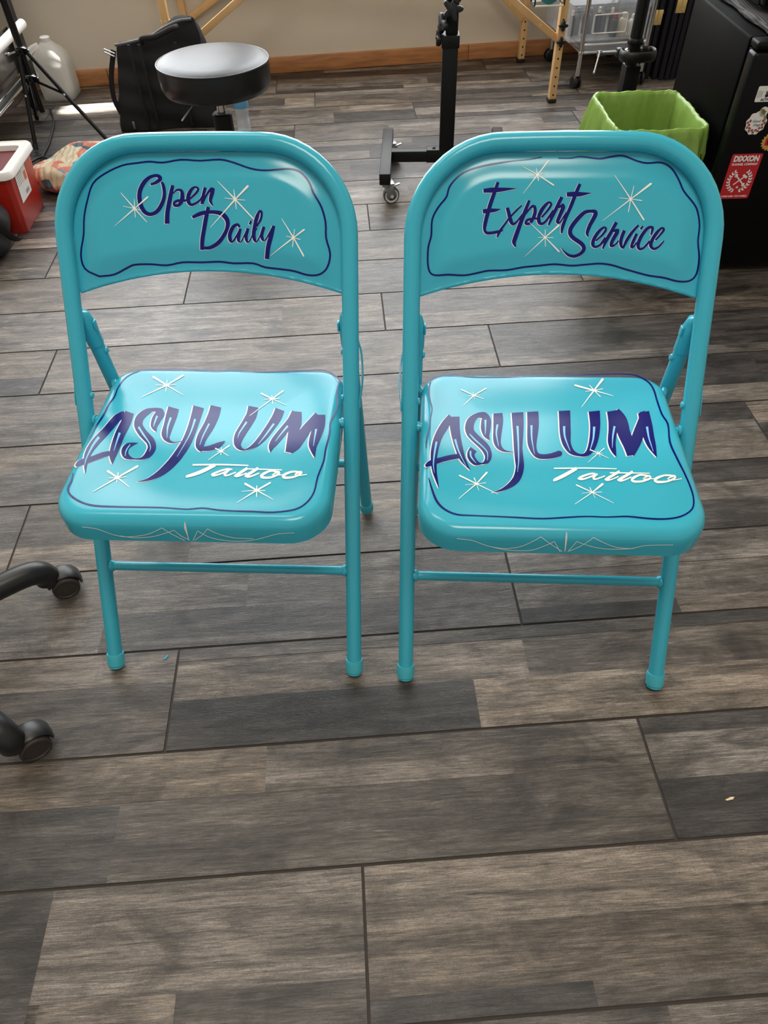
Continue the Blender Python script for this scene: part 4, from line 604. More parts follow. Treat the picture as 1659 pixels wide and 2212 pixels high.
ART['seat1'] = [
 ('blue', '-1872,1677,-1881,1678 -1859,1895,-1880,1900 -1819,2121,-1840,2127 -1807,2355,-1825,2358 -1783,2597,-1802,2595 -1822,2844,-1841,2839 -1834,3144,-1853,3149 -1774,3344,-1786,3370 -1583,3435,-1585,3467 -1356,3429,-1354,3461 -1063,3397,-1061,3429 -738,3403,-736,3435 -478,3419,-476,3451 -53,3464,-51,3496 497,3480,500,3512 984,3510,988,3542 1402,3524,1409,3556 1578,3457,1593,3491 1703,3305,1726,3335 1738,3107,1767,3126 1734,2860,1763,2875 1741,2523,1769,2540 1782,2294,1810,2306 1724,1892,1754,1903 1751,1549,1778,1565 1791,1225,1815,1239 1810,953,1833,963 1798,730,1819,731 1732,553,1745,536 1563,427,1564,400 1346,376,1341,347 1112,381,1105,351 855,409,849,382 587,387,583,365 296,390,293,367 27,365,25,339 -295,333,-297,307 -639,345,-642,319 -906,353,-908,331 -1228,361,-1229,339 -1441,376,-1446,347 -1597,464,-1612,433 -1700,606,-1727,581 -1770,827,-1796,813 -1827,1057,-1838,1052'),
 ('white', '-1545,2462,-1454,2336 -1595,2381,-1498,2257 -1647,2287,-1540,2176 -1702,2155,-1592,2061 -1752,2009,-1640,1936 -1788,1867,-1673,1816 -1811,1725,-1697,1692 -1824,1582,-1716,1566 -1825,1438,-1728,1438 -1816,1297,-1732,1308 -1795,1152,-1728,1172 -1754,999,-1715,1016 -1707,846,-1696,850'),
 ('white', '-1540,2403,-1376,2423 -1539,2269,-1378,2293 -1534,2134,-1378,2171 -1519,1997,-1373,2047 -1497,1860,-1364,1916 -1468,1708,-1348,1766 -1437,1572,-1330,1628 -1411,1482,-1319,1544 -1376,1404,-1306,1470 -1315,1320,-1275,1363 -1246,1235,-1238,1245'),
 ('white', '-1886,1258,-1907,1296 -1853,1268,-1888,1344 -1816,1281,-1850,1394 -1738,1323,-1766,1440 -1651,1372,-1673,1482 -1580,1405,-1599,1516 -1517,1430,-1531,1543 -1460,1451,-1469,1562 -1402,1470,-1410,1576'),
 ('white', '-928,1916,-938,1905 -931,1984,-980,1939 -927,2043,-1019,1990 -915,2110,-1046,2073 -903,2182,-1060,2171 -892,2270,-1054,2272 -888,2376,-1046,2345 -910,2481,-1040,2384 -969,2559,-1028,2399 -1049,2559,-1051,2415 -1123,2524,-1095,2406 -1191,2469,-1126,2357 -1251,2388,-1146,2296 -1288,2280,-1159,2238 -1303,2168,-1164,2179 -1296,2065,-1162,2140 -1265,1968,-1150,2098 -1212,1882,-1111,2035 -1155,1806,-1057,1962 -1103,1736,-1001,1886 -1064,1675,-949,1796 -1039,1615,-920,1686 -1025,1562,-915,1575 -1025,1518,-940,1477 -1034,1477,-983,1407 -1049,1440,-1033,1380 -1080,1416,-1078,1375 -1114,1429,-1125,1353 -1135,1461,-1181,1349 -1154,1499,-1232,1394 -1169,1541,-1268,1456 -1173,1567,-1286,1529 -1172,1582,-1283,1615 -1160,1605,-1257,1689 -1135,1649,-1229,1748'),
 ('white', '-849,2538,-702,2556 -854,2443,-700,2458 -859,2351,-702,2349 -866,2239,-719,2226 -873,2120,-738,2106 -882,2002,-754,1998 -882,1890,-764,1911 -864,1796,-767,1851 -830,1725,-761,1800 -783,1679,-745,1749 -727,1655,-713,1704 -663,1648,-658,1681 -593,1648,-591,1666'),
 ('white', '-565,2561,-375,2583 -567,2429,-381,2448 -570,2295,-389,2308 -573,2145,-406,2152 -577,1994,-423,1998 -582,1861,-440,1864 -586,1729,-452,1742 -587,1592,-455,1614 -587,1471,-455,1496 -585,1393,-456,1406 -589,1330,-467,1310 -607,1237,-497,1190 -634,1149,-544,1070 -670,1077,-610,979 -719,1006,-680,914 -773,940,-751,866 -832,885,-822,832 -891,848,-887,815 -953,815,-952,803'),
 ('white', '-322,2586,-140,2604 -329,2456,-145,2473 -337,2337,-153,2341 -347,2231,-169,2222 -357,2119,-188,2106 -369,1980,-213,1974 -372,1838,-234,1858 -355,1722,-242,1771 -326,1633,-240,1702 -289,1566,-228,1659 -234,1526,-204,1636 -159,1517,-148,1630 -76,1527,-77,1642 9,1550,-1,1676 80,1581,66,1708 111,1616,94,1706 127,1652,116,1697'),
 ('white', '173,2620,359,2636 163,2481,346,2496 152,2344,331,2357 140,2203,316,2219 133,2069,302,2090 134,1945,287,1982 148,1828,278,1893 182,1724,283,1810 231,1644,298,1739 297,1604,331,1684 362,1590,377,1651 420,1583,423,1656 485,1601,460,1687 550,1660,489,1741 610,1751,516,1817 664,1870,545,1918 710,2008,572,2039 748,2157,597,2172 779,2318,617,2312 802,2481,628,2458 819,2640,636,2612'),
 ('white', '919,2614,1093,2653 914,2493,1088,2525 906,2384,1074,2387 890,2272,1039,2248 870,2152,1001,2125 844,2035,970,2016 825,1914,947,1924 828,1800,933,1834 844,1709,923,1745 867,1647,913,1673 892,1595,905,1603'),
 ('white', '967,2547,1113,2683 986,2441,1158,2588 996,2350,1196,2461 996,2225,1201,2298 999,2069,1197,2156 1018,1927,1205,2028 1037,1815,1210,1885 1047,1716,1192,1749 1055,1605,1167,1626'),
 ('white', '1157,1608,1070,1665 1224,1723,1111,1799 1289,1843,1155,1935 1357,1991,1215,2085 1418,2147,1278,2232 1466,2302,1337,2364 1500,2444,1383,2469 1507,2545,1397,2522 1501,2616,1403,2580'),
 ('white', '1382,2560,1563,2612 1373,2399,1557,2451 1366,2250,1550,2298 1360,2112,1538,2159 1359,1980,1526,2037 1370,1865,1519,1932 1390,1763,1511,1824 1424,1664,1494,1702 1463,1566,1476,1573'),
 ('blue', '-1529,2466,-1442,2347 -1577,2389,-1485,2271 -1628,2294,-1527,2189 -1684,2162,-1579,2073 -1734,2017,-1627,1948 -1770,1875,-1660,1826 -1793,1733,-1685,1702 -1806,1590,-1704,1576 -1807,1447,-1716,1447 -1799,1306,-1720,1317 -1777,1161,-1717,1180 -1737,1009,-1703,1023 -1690,858,-1685,861'),
 ('blue', '-1521,2410,-1363,2430 -1520,2280,-1365,2303 -1515,2145,-1365,2181 -1500,2008,-1360,2056 -1479,1871,-1351,1925 -1450,1719,-1335,1775 -1419,1583,-1317,1637 -1394,1494,-1307,1552 -1358,1416,-1293,1478 -1298,1332,-1263,1370 -1230,1250,-1227,1254'),
 ('blue', '-1871,1271,-1889,1303 -1840,1280,-1872,1349 -1802,1294,-1834,1398 -1725,1336,-1750,1445 -1637,1385,-1657,1487 -1566,1418,-1583,1522 -1502,1444,-1515,1549 -1445,1464,-1454,1567 -1389,1483,-1396,1581'),
 ('blue', '-916,1926,-921,1920 -918,1991,-961,1951 -914,2051,-1000,2002 -902,2119,-1027,2084 -890,2192,-1041,2182 -879,2280,-1035,2282 -875,2385,-1027,2356 -896,2488,-1021,2396 -954,2565,-1010,2414 -1033,2565,-1035,2430 -1106,2530,-1080,2421 -1173,2477,-1112,2371 -1233,2396,-1132,2309 -1269,2290,-1145,2249 -1284,2179,-1151,2189 -1277,2077,-1149,2148 -1247,1981,-1137,2106 -1194,1896,-1097,2042 -1137,1819,-1043,1968 -1086,1749,-987,1893 -1046,1687,-936,1803 -1021,1626,-908,1694 -1007,1572,-903,1584 -1007,1526,-927,1487 -1017,1483,-969,1419 -1032,1445,-1019,1393 -1064,1421,-1063,1388 -1099,1435,-1109,1367 -1122,1467,-1165,1363 -1141,1505,-1214,1406 -1156,1548,-1250,1468 -1160,1576,-1268,1540 -1159,1592,-1264,1624 -1147,1617,-1240,1697 -1123,1659,-1213,1752'),
 ('blue', '-830,2544,-689,2562 -835,2453,-686,2467 -840,2361,-689,2359 -847,2248,-706,2235 -854,2129,-725,2116 -863,2012,-741,2007 -863,1899,-751,1919 -846,1807,-754,1859 -812,1737,-748,1807 -765,1692,-732,1754 -710,1668,-698,1709 -646,1661,-643,1685 -579,1661,-578,1671'),
 ('blue', '-545,2567,-361,2588 -548,2439,-367,2458 -551,2305,-376,2318 -554,2154,-392,2161 -558,2004,-410,2007 -563,1870,-427,1873 -568,1738,-440,1751 -569,1601,-442,1623 -569,1480,-443,1504 -567,1402,-444,1414 -571,1338,-455,1319 -589,1245,-484,1200 -616,1155,-531,1080 -653,1082,-596,990 -702,1011,-666,926 -758,945,-737,878 -816,890,-808,845 -875,852,-873,827 -936,821,-935,816'),
 ('blue', '-303,2592,-127,2610 -310,2466,-132,2482 -318,2347,-141,2351 -328,2241,-156,2231 -339,2128,-175,2115 -350,1989,-201,1983 -354,1848,-222,1866 -337,1732,-230,1779 -308,1644,-227,1708 -272,1578,-215,1664 -218,1538,-190,1640 -143,1530,-133,1634 -61,1539,-61,1647 24,1562,15,1681 95,1594,81,1713 125,1628,110,1711 139,1663,130,1700'),
 ('blue', '192,2626,372,2641 182,2490,359,2505 171,2353,345,2367 159,2213,329,2228 151,2078,315,2099 153,1955,300,1991 167,1839,291,1901 200,1735,296,1817 248,1656,311,1745 314,1617,344,1689 379,1603,391,1655 436,1596,438,1660 499,1613,476,1693 563,1671,506,1747 624,1761,534,1824 677,1880,563,1926 723,2017,591,2048 761,2167,616,2181 793,2328,636,2322 815,2490,648,2468 832,2646,655,2618'),
 ('blue', '939,2620,1106,2658 933,2502,1101,2533 925,2394,1087,2395 909,2280,1052,2257 889,2161,1014,2134 863,2044,983,2025 844,1924,960,1932 847,1810,946,1842 863,1719,936,1752 885,1657,926,1680 910,1608,917,1612'),
 ('blue', '987,2555,1127,2686 1005,2453,1172,2594 1016,2360,1209,2467 1015,2235,1214,2305 1018,2079,1209,2162 1037,1937,1218,2034 1056,1824,1223,1892 1066,1724,1205,1756 1073,1617,1180,1636'),
 ('blue', '1171,1620,1089,1675 1237,1732,1128,1805 1303,1853,1173,1941 1370,2000,1233,2092 1432,2157,1296,2238 1480,2312,1356,2371 1513,2453,1402,2477 1520,2553,1416,2531 1514,2620,1423,2586'),
 ('blue', '1401,2565,1576,2616 1392,2408,1570,2459 1385,2259,1563,2306 1378,2121,1551,2166 1378,1989,1539,2044 1388,1874,1532,1938 1408,1772,1524,1830 1442,1673,1507,1708 1481,1578,1488,1582'),
 ('light', '-1736,1825,-1707,1818 -1751,1704,-1723,1698 -1763,1583,-1738,1579 -1772,1453,-1751,1451 -1775,1331,-1759,1331 -1766,1237,-1756,1239 -1754,1153,-1749,1155'),
 ('light', '-1458,1887,-1426,1903 -1437,1777,-1410,1791 -1413,1667,-1391,1682 -1378,1557,-1362,1569 -1342,1458,-1332,1467 -1313,1384,-1306,1390 -1285,1318,-1282,1321'),
 ('light', '-1227,2033,-1216,2048 -1195,1973,-1180,1995 -1157,1910,-1140,1937 -1100,1839,-1085,1863 -1043,1767,-1031,1786 -1000,1705,-988,1719 -974,1641,-960,1648 -971,1562,-961,1563 -978,1477,-971,1477'),
 ('light', '-1229,1658,-1203,1659 -1232,1598,-1206,1603 -1224,1533,-1203,1549 -1189,1467,-1176,1482 -1146,1403,-1141,1410'),
 ('light', '-978,2388,-946,2390 -980,2295,-953,2296 -981,2205,-960,2206 -982,2122,-968,2123 -983,2043,-977,2043'),
 ('light', '-796,2290,-765,2282 -812,2183,-786,2179 -821,2067,-800,2069 -811,1929,-796,1934 -794,1787,-787,1790'),
 ('light', '-494,2255,-460,2258 -498,2079,-470,2082 -504,1899,-480,1901 -513,1687,-494,1688 -524,1492,-510,1492 -539,1360,-530,1359 -555,1247,-550,1246'),
 ('light', '-277,2279,-244,2280 -287,2123,-260,2125 -293,1964,-272,1968 -286,1794,-273,1797 -275,1622,-270,1624'),
 ('light', '217,2267,253,2269 208,2147,238,2151 206,2018,230,2027 227,1865,243,1874 256,1708,263,1712'),
 ('light', '674,2269,709,2266 651,2127,680,2125 625,1991,647,1985 587,1860,601,1853 545,1730,551,1727'),
 ('light', '985,2286,1015,2277 953,2162,978,2155 924,2039,944,2036 903,1918,916,1917 885,1800,891,1799'),
 ('light', '1457,2245,1492,2251 1449,2121,1477,2127 1444,1991,1464,1998 1449,1844,1462,1850 1456,1694,1462,1697'),
 ('star', '-22,1323,-19,1351 213,1333,217,1360 444,1340,448,1367 663,1342,666,1365 876,1341,879,1359'),
 ('star', '298,1374,313,1318 203,1303,219,1243 113,1236,129,1173 25,1175,38,1113 -41,1128,-32,1072 -50,1116,-59,1074 -47,1106,-61,1102'),
 ('star', '592,1230,581,1204 559,1252,549,1221 516,1263,513,1227 448,1243,450,1205 380,1212,385,1172 326,1180,337,1140 289,1133,322,1135 323,1102,331,1145 373,1110,374,1146 433,1137,430,1169 494,1170,490,1200 551,1207,547,1233 573,1231,592,1243 545,1214,559,1188 503,1164,528,1147 514,1116,529,1153 553,1117,553,1148 615,1148,613,1174 689,1189,686,1211'),
 ('star', '905,1321,916,1276 840,1273,852,1227 779,1227,790,1179 714,1178,726,1133 667,1126,697,1114 703,1095,708,1133 758,1113,758,1140 817,1146,815,1169 881,1184,878,1206'),
 ('star', '1089,1312,1099,1267 1030,1271,1041,1224 972,1229,982,1181 900,1178,911,1131 844,1123,874,1106 882,1086,889,1129 942,1104,941,1135 998,1136,995,1161 1056,1173,1053,1194'),
 ('star', '765,1252,769,1280 902,1254,907,1280 1039,1251,1044,1275 1180,1246,1184,1267 1322,1239,1325,1256'),
 ('star', '1299,1213,1288,1178 1243,1231,1234,1195 1185,1239,1182,1200 1117,1214,1123,1170 1060,1174,1079,1133 1034,1116,1071,1124 1056,1071,1074,1117 1114,1064,1122,1107 1184,1071,1187,1110 1254,1097,1251,1133 1310,1131,1298,1161 1328,1184,1302,1171 1302,1213,1298,1178 1242,1183,1246,1158 1203,1131,1214,1148 1271,1126,1275,1144 1367,1128,1371,1147'),
 ('star', '1646,1202,1635,1167 1583,1214,1574,1177 1517,1216,1513,1178 1439,1192,1442,1147 1374,1155,1389,1111 1346,1092,1385,1107 1374,1050,1392,1098 1438,1044,1447,1089 1515,1055,1518,1093 1585,1084,1583,1119 1642,1120,1632,1151 1669,1167,1643,1168 1650,1202,1644,1167 1589,1173,1591,1148 1536,1132,1546,1124 1561,1101,1568,1119 1614,1093,1618,1113 1672,1105,1674,1122 1736,1124,1737,1139'),
 ('star', '-1123,2959,-1129,2942 -1216,3023,-1223,3001 -1309,3088,-1318,3062 -1328,3092,-1332,3080'),
 ('star', '-1123,2942,-1129,2958 -1024,3025,-1031,3045 -925,3107,-933,3131 -910,3128,-914,3140'),
 ('star', '-1132,2960,-1119,2941 -1211,2837,-1202,2824 -1289,2713,-1284,2706 -1301,2690,-1299,2687'),
 ('star', '-1129,2939,-1123,2962 -1056,2909,-1052,2925 -984,2879,-981,2889 -970,2876,-969,2880'),
 ('star', '-1121,2952,-1131,2949 -1125,2988,-1133,2986 -1129,3025,-1136,3023 -1131,3031,-1135,3030'),
 ('star', '-1131,2949,-1121,2952 -1127,2912,-1119,2915 -1123,2876,-1116,2878 -1120,2870,-1117,2871'),
 ('star', '-1126,2957,-1126,2943 -1166,2948,-1165,2936 -1206,2938,-1205,2928 -1212,2934,-1212,2929'),
 ('star', '-1126,2943,-1126,2957 -1082,2953,-1082,2965 -1037,2962,-1038,2972 -1030,2966,-1030,2971'),
 ('star', '810,3125,800,3093 673,3184,662,3147 535,3245,523,3203 507,3243,502,3224'),
 ('star', '811,3101,798,3118 899,3231,881,3257 990,3367,966,3403 999,3402,988,3419'),
 ('star', '797,3119,812,3099 683,2932,693,2919 572,2748,577,2742 554,2715,556,2712'),
 ('star', '800,3096,809,3123 935,3041,941,3060 1068,2986,1071,2996 1092,2978,1093,2982'),
 ('star', '812,3117,798,3101 784,3177,772,3164 756,3237,747,3227 749,3245,745,3241'),
 ('star', '798,3101,811,3118 837,3032,848,3045 876,2964,885,2974 885,2955,889,2959'),
 ('star', '805,3119,804,3100 740,3104,739,3090 674,3090,674,3080 663,3085,663,3081'),
 ('star', '804,3100,805,3119 874,3120,874,3136 943,3139,943,3154 955,3147,955,3153'),
 ('star', '668,1680,661,1664 616,1716,609,1699 565,1753,556,1733 553,1754,549,1745'),
 ('star', '667,1666,662,1677 716,1718,711,1731 766,1770,760,1785 773,1783,770,1790'),
 ('star', '661,1679,667,1665 578,1584,583,1575 497,1491,499,1486 483,1473,484,1471'),
 ('star', '661,1664,668,1680 725,1618,730,1629 789,1572,792,1579 800,1566,802,1568'),
 ('star', '668,1673,661,1671 667,1700,660,1698 666,1727,660,1725 664,1731,662,1730'),
 ('star', '661,1669,668,1675 669,1634,675,1639 677,1599,683,1603 680,1594,682,1596'),
 ('star', '664,1676,664,1668 626,1668,626,1661 588,1660,587,1653 581,1657,581,1654'),
 ('star', '664,1668,665,1676 695,1670,696,1677 727,1672,728,1679 733,1674,733,1677'),
 ('star', '459,864,452,849 366,936,357,916 272,1008,261,983 252,1013,247,1002'),
 ('star', '459,849,453,863 544,930,534,954 630,1010,616,1046 641,1034,634,1051'),
 ('star', '453,865,458,848 325,746,329,734 198,630,201,622 177,608,178,605'),
 ('star', '452,848,460,865 573,753,579,764 693,659,696,666 714,645,715,647'),
 ('star', '461,860,450,852 451,909,441,901 441,958,431,950 437,964,432,961'),
 ('star', '452,853,460,859 463,802,470,807 474,750,479,754 477,742,479,744'),
 ('star', '456,861,455,851 386,849,385,841 316,837,316,831 304,833,304,830'),
 ('star', '455,850,457,862 518,855,519,867 581,860,582,872 592,864,593,869'),
 ('star', '-1150,988,-1158,967 -1263,1061,-1271,1037 -1376,1133,-1386,1106 -1399,1138,-1403,1126'),
 ('star', '-1149,971,-1159,983 -1070,1086,-1084,1104 -991,1200,-1009,1224 -982,1226,-990,1237'),
 ('star', '-1159,986,-1149,968 -1280,831,-1273,819 -1398,681,-1394,674 -1417,654,-1416,651'),
 ('star', '-1158,967,-1150,988 -1018,880,-1013,894 -881,790,-878,797 -857,776,-856,778'),
 ('star', '-1150,980,-1158,975 -1162,1039,-1172,1032 -1174,1097,-1187,1090 -1180,1105,-1186,1102'),
 ('star', '-1158,975,-1150,980 -1144,911,-1137,915 -1129,848,-1124,851 -1125,837,-1123,839'),
 ('star', '-1154,983,-1154,972 -1229,966,-1228,957 -1303,949,-1303,942 -1316,944,-1316,941'),
 ('star', '-1154,972,-1154,983 -1089,986,-1090,996 -1025,1000,-1025,1010 -1014,1005,-1014,1009'),
]
ART['front1'] = [
 ('star', '-1441,3848,-1441,3861 -1332,3835,-1332,3848 -1226,3814,-1225,3827 -1131,3767,-1130,3779 -1031,3716,-1030,3728 -909,3679,-908,3692 -784,3661,-785,3674 -672,3676,-674,3689 -574,3712,-577,3724 -494,3765,-498,3777 -427,3824,-432,3835 -372,3872,-377,3883 -322,3919,-327,3930'),
 ('star', '-326,3919,-322,3929 -260,3857,-257,3868 -189,3791,-186,3802 -99,3712,-97,3723 -4,3628,-1,3639'),
 ('star', '-976,3697,-975,3709 -870,3661,-870,3673 -754,3632,-754,3645 -601,3623,-602,3636 -457,3631,-459,3644 -373,3658,-377,3670 -305,3701,-309,3713 -220,3764,-225,3776 -133,3834,-138,3846'),
 ('star', '-139,3837,-133,3843 -32,3629,-26,3636'),
 ('star', '81,3632,74,3641 163,3847,156,3855'),
 ('star', '159,3845,160,3857 265,3794,265,3806 375,3748,374,3761 494,3718,493,3730 622,3703,620,3715 770,3707,767,3720 907,3726,903,3739 986,3761,981,3773 1074,3796,1070,3808 1243,3812,1239,3824 1436,3822,1432,3834'),
 ('star', '92,3640,87,3651 154,3686,149,3698 220,3743,214,3754 294,3831,288,3841 369,3928,363,3938'),
 ('star', '366,3928,367,3939 436,3883,437,3895 514,3838,515,3849 612,3784,612,3796 719,3740,718,3753 826,3728,823,3741 933,3727,930,3740'),
 ('star', '-2,4010,6,4009 -4,3971,15,3968 -2,3910,24,3906 13,3785,33,3782 33,3635,42,3634'),
]
SLOT = {'blue': 1, 'white': 2, 'star': 3, 'light': 4}; LIFT = {'white': .00032, 'blue': .00046, 'light': .00060, 'star': .00074}
def seat_z(x, y):
    return SEAT['z']-.0045*smooth((SEAT['hw']-abs(x)-.016)/.10)*smooth((y-SEAT['y0']-.016)/.10)*smooth((SEAT['y1']-y-.016)/.10)
def panel_bottom(u): return .6795-.0325*(u/.2025)**2
def panel_edge(u, s):
    wi, st, rc = W2-TR, S_TOP-TR, .112
    qx = abs(u)-(wi-rc); qy = s-(st-rc)
    d = -(math.hypot(max(qx, 0), max(qy, 0)) + min(max(qx, qy), 0) - rc)
    e = (s-panel_bottom(u))*.95; h = max(.016-abs(d-e), 0)/.016
    return min(d, e)-h*h*.004
def panel_d(u, s): return -.006+.0080*smooth((panel_edge(u, s)-.003)/.036)
def paint(mb, strokes, fn):
    for si, (m, data) in enumerate(strokes):
        q = [[int(v)*1e-4 for v in p.split(',')] for p in data.split(' ')]
        a = cr([(p[0], p[1], 0) for p in q], 3); b = cr([(p[2], p[3], 0) for p in q], 3); n = len(a); mb.cur = SLOT[m]; vs = []
        for ci, (l, r) in enumerate(zip(a, b)):
            lift = LIFT[m]+(si % 16)*5e-6+ci*4e-7; mid = (l+r)/2
            for w in (l, (l+mid)/2, mid, (r+mid)/2, r): vs.append(fn(w.x, w.y, lift))
        mb.add(vs, [[5*i+k, 5*i+k+1, 5*i+6+k, 5*i+5+k] for i in range(n-1) for k in range(4)])
    mb.cur = 0
def folding_chair(idx, loc, rz, label):
    t = thing('folding_chair', label, 'chair', loc, rz, 'painted metal folding chairs')
    P = lambda u, s, d=0: HX*u + UP*s + FN*d
    # front frame: one bent tube, both front legs and the top of the back
    rc = .125; pts = [P(-W2, .006), P(-W2, .3), P(-W2, .6)]
    for k in range(13): a = R(180-90*k/12); pts.append(P(-W2+rc+rc*math.cos(a), S_TOP-rc+rc*math.sin(a)))
    for u in (-.05, 0, .05): pts.append(P(u, S_TOP+.0012*(1-(u/.09)**2)))
    for k in range(13): a = R(90-90*k/12); pts.append(P(W2-rc+rc*math.cos(a), S_TOP-rc+rc*math.sin(a)))
    pts += [P(W2, .6), P(W2, .3), P(W2, .006)]
    MB().tube(pts, TR, 20).build('front_frame', TEAL, t, 50)
    mb = MB()
    mb.tube([P(-W2+TR-.003, .1995), P(W2-TR+.003, .1995)], .0078, 14)
    for sg in (-1, 1): mb.lathe([(.0105, 0), (.0105, .003), (.0078, .007)], P(sg*(W2-TR+.0005), .1995), 14, (-sg, 0, 0))
    mb.build('front_crossbar', TEAL, t)
    for sg in (-1, 1):
        c = MB(); c.lathe([(.0128, 0), (.0148, .002), (.0150, .021), (.0142, .0235), (.0128, .0238)], P(sg*W2, .0092), 20, UP); c.build('foot_cap', RUB, t)
    # rear legs
    A = {sg: Vector((sg*.2127, .392, .004)) for sg in (-1, 1)}; B = {sg: Vector((sg*.2065, .329, .512)) for sg in (-1, 1)}
    for sg in (-1, 1):
        d = (B[sg]-A[sg]).normalized()
        l = MB(); l.tube([A[sg]+d*.003, A[sg].lerp(B[sg], .5), B[sg]-d*.03, B[sg]-d*.012, B[sg]], [.0118, .0118, .0118, .0105, .006], 18); l.build('rear_leg', TEAL, t, 50)
        l = MB(); l.lathe([(.012, 0), (.0140, .002), (.0142, .021), (.0134, .0235), (.012, .0238)], A[sg]+d*.002, 20, d); l.build('foot_cap', RUB, t)
        # curved bracket cap over the rear leg's top, riveted
        br = MB(); e = B[sg]
        br.tube([e-d*.050, e-d*.030, e-d*.006, e+d*.008, e+d*.014+Vector((0, -.006, 0))], [.0132, .0134, .0128, .0095, .003], 16)
        br.box(e-d*.012+Vector((-sg*.0135, -.002, 0)), (.003, .010, .016), bev=.001)
        br.build('hinge_bracket', TEAL, t, 50)
        rv = MB(); rv.lathe([(.0055, 0), (.0055, .0015), (.0042, .0035), (0, .0042)], e-d*.066+Vector((-sg*.0112, 0, 0)), 12, (-sg, 0, .1)); rv.build('rivet', TEAL, t)
        rv = MB(); rv.lathe([(.0055, 0), (.0055, .0015), (.0042, .0035), (0, .0042)], P(sg*(W2-TR+.0006), .49), 12, (-sg, 0, 0)); rv.build('rivet', TEAL, t)
        # flat link strap on the outside, from rear leg down to the front tube
        a0 = A[sg].lerp(B[sg], .93)+Vector((sg*.0135, 0, 0)); a1 = P(sg*(W2+TR+.0008), .485)
        mid0 = a0.lerp(a1, .22)+Vector((sg*.0055, 0, 0)); mid1 = a0.lerp(a1, .75)+Vector((sg*.0045, 0, 0))
        pth = cr([a0+Vector((0, 0, .008)), a0, mid0, a0.lerp(a1, .5)+Vector((sg*.0065, 0, 0)), mid1, a1, a1-UP*.010], 4)
        MB().tube(pth, .0052, 10, flat=(.3, 1)).build('link_strap', TEAL, t, 50)
        # seat pivots
        pv = MB()
        pv.cyl((sg*(SEAT['hw']-.004), .232, .386), (sg*(W2-TR+.002), .232, .386), .0062, 14)
        pv.lathe([(.0085, 0), (.0085, .004), (.0062, .006)], (sg*(SEAT['hw']+.0005), .232, .386), 14, (sg, 0, 0))
        pv.build('seat_pivot', TEAL, t)
        pv = MB(); pv.cyl((sg*(SEAT['hw']-.004), .318, .384), (sg*.2035, .340, .384), .0055, 12); pv.build('seat_pivot', TEAL, t)
    mb = MB(); z = .160; k = (z-.004)/.508; ya = .392-.063*k; xa = .2127-.0062*k
    mb.tube([(-xa+.009, ya, z), (xa-.009, ya, z)], .0078, 14); mb.build('rear_crossbar', TEAL, t)
    # backrest panel pressed into the frame
    mb = MB(); nu, ns = 120, 56; wi, st, rci = W2-TR+.0015, S_TOP-TR+.0015, .1135
    def ptop(u):
        q = abs(u)-(wi-rci); return st if q <= 0 else st-rci+math.sqrt(max(0, rci*rci-q*q))
    us = [wi*math.sin(math.pi/2*(2*i/nu-1)*.999) for i in range(nu+1)]
    def sheet(off):
        return [P(u, panel_bottom(u)+(ptop(u)-panel_bottom(u))*j/ns, panel_d(u, panel_bottom(u)+(ptop(u)-panel_bottom(u))*j/ns)+off) for u in us for j in range(ns+1)]
    F = sheet(0); Bk = sheet(-.0016); q = ns+1; fs = []
    for i in range(nu):
        for j in range(ns):
            fs.append([i*q+j, (i+1)*q+j, (i+1)*q+j+1, i*q+j+1])
    n = len(F); fb = [[v+n for v in f][::-1] for f in fs]
    rim = [i*q for i in range(nu+1)]; fr_ = [[rim[i], rim[i]+n, rim[i+1]+n, rim[i+1]] for i in range(nu)]
    mb.add(F+Bk, fs+fb+fr_)
    lip = [P(u, panel_bottom(u)+.0015, panel_d(u, panel_bottom(u))-.003) for u in us[2:-2]]
    mb.tube(lip, .0034, 8)
    paint(mb, ART['back%d' % idx], lambda u, s, o: P(u, s, panel_d(u, s)+o))
    mb.build('backrest', [TEAL, BLUE, WHITE, CREAM, SKY], t, 45)
    # seat pan
    mb = MB(); hw, y0, y1, z0 = SEAT['hw'], SEAT['y0'], SEAT['y1'], SEAT['z']; rg = []
    for ins, z in ((.003, -.042), (0, -.042), (0, -.030), (0, -.018), (.0012, -.0115), (.0042, -.0058), (.0088, -.0020), (.0135, -.0004), (.017, 0)):
        rg.append([(x, y, z0+z) for x, y in rrect(hw-ins, y0+ins, y1-ins, max(.058-ins, .003), max(.046-ins, .003), 9, 7)])
    for ins in [.022+.0125*k for k in range(11)]:
        rg.append([(x, y, seat_z(x, y)) for x, y in rrect(hw-ins, y0+ins, y1-ins, max(.058-ins*.8, .003), max(.046-ins*.8, .003), 9, 7)])
    inner = [[(x, y, z0+z) for x, y in rrect(hw-ins, y0+ins, y1-ins, max(.058-ins, .003), max(.046-ins, .003), 9, 7)] for ins, z in ((.018, -.0105), (.004, -.020), (.003, -.042))]
    mb.rings(inner+rg, True, True)
    paint(mb, ART['seat%d' % idx], lambda x, y, o: Vector((x, y, seat_z(x, y)+o)))
    paint(mb, ART['front%d' % idx], lambda x, z, o: Vector((x, y0-o*.7+max(0, (z-z0+.018))**2*8, z)))
    mb.build('seat', [TEAL, BLUE, WHITE, CREAM, SKY], t, 45)
    return t
folding_chair(0, (-.2508, .649, 0), -.1113, 'turquoise metal folding chair lettered Open Daily across its back')
folding_chair(1, (.2638, .583, 0), -.1172, 'turquoise metal folding chair lettered Expert Service across its back')

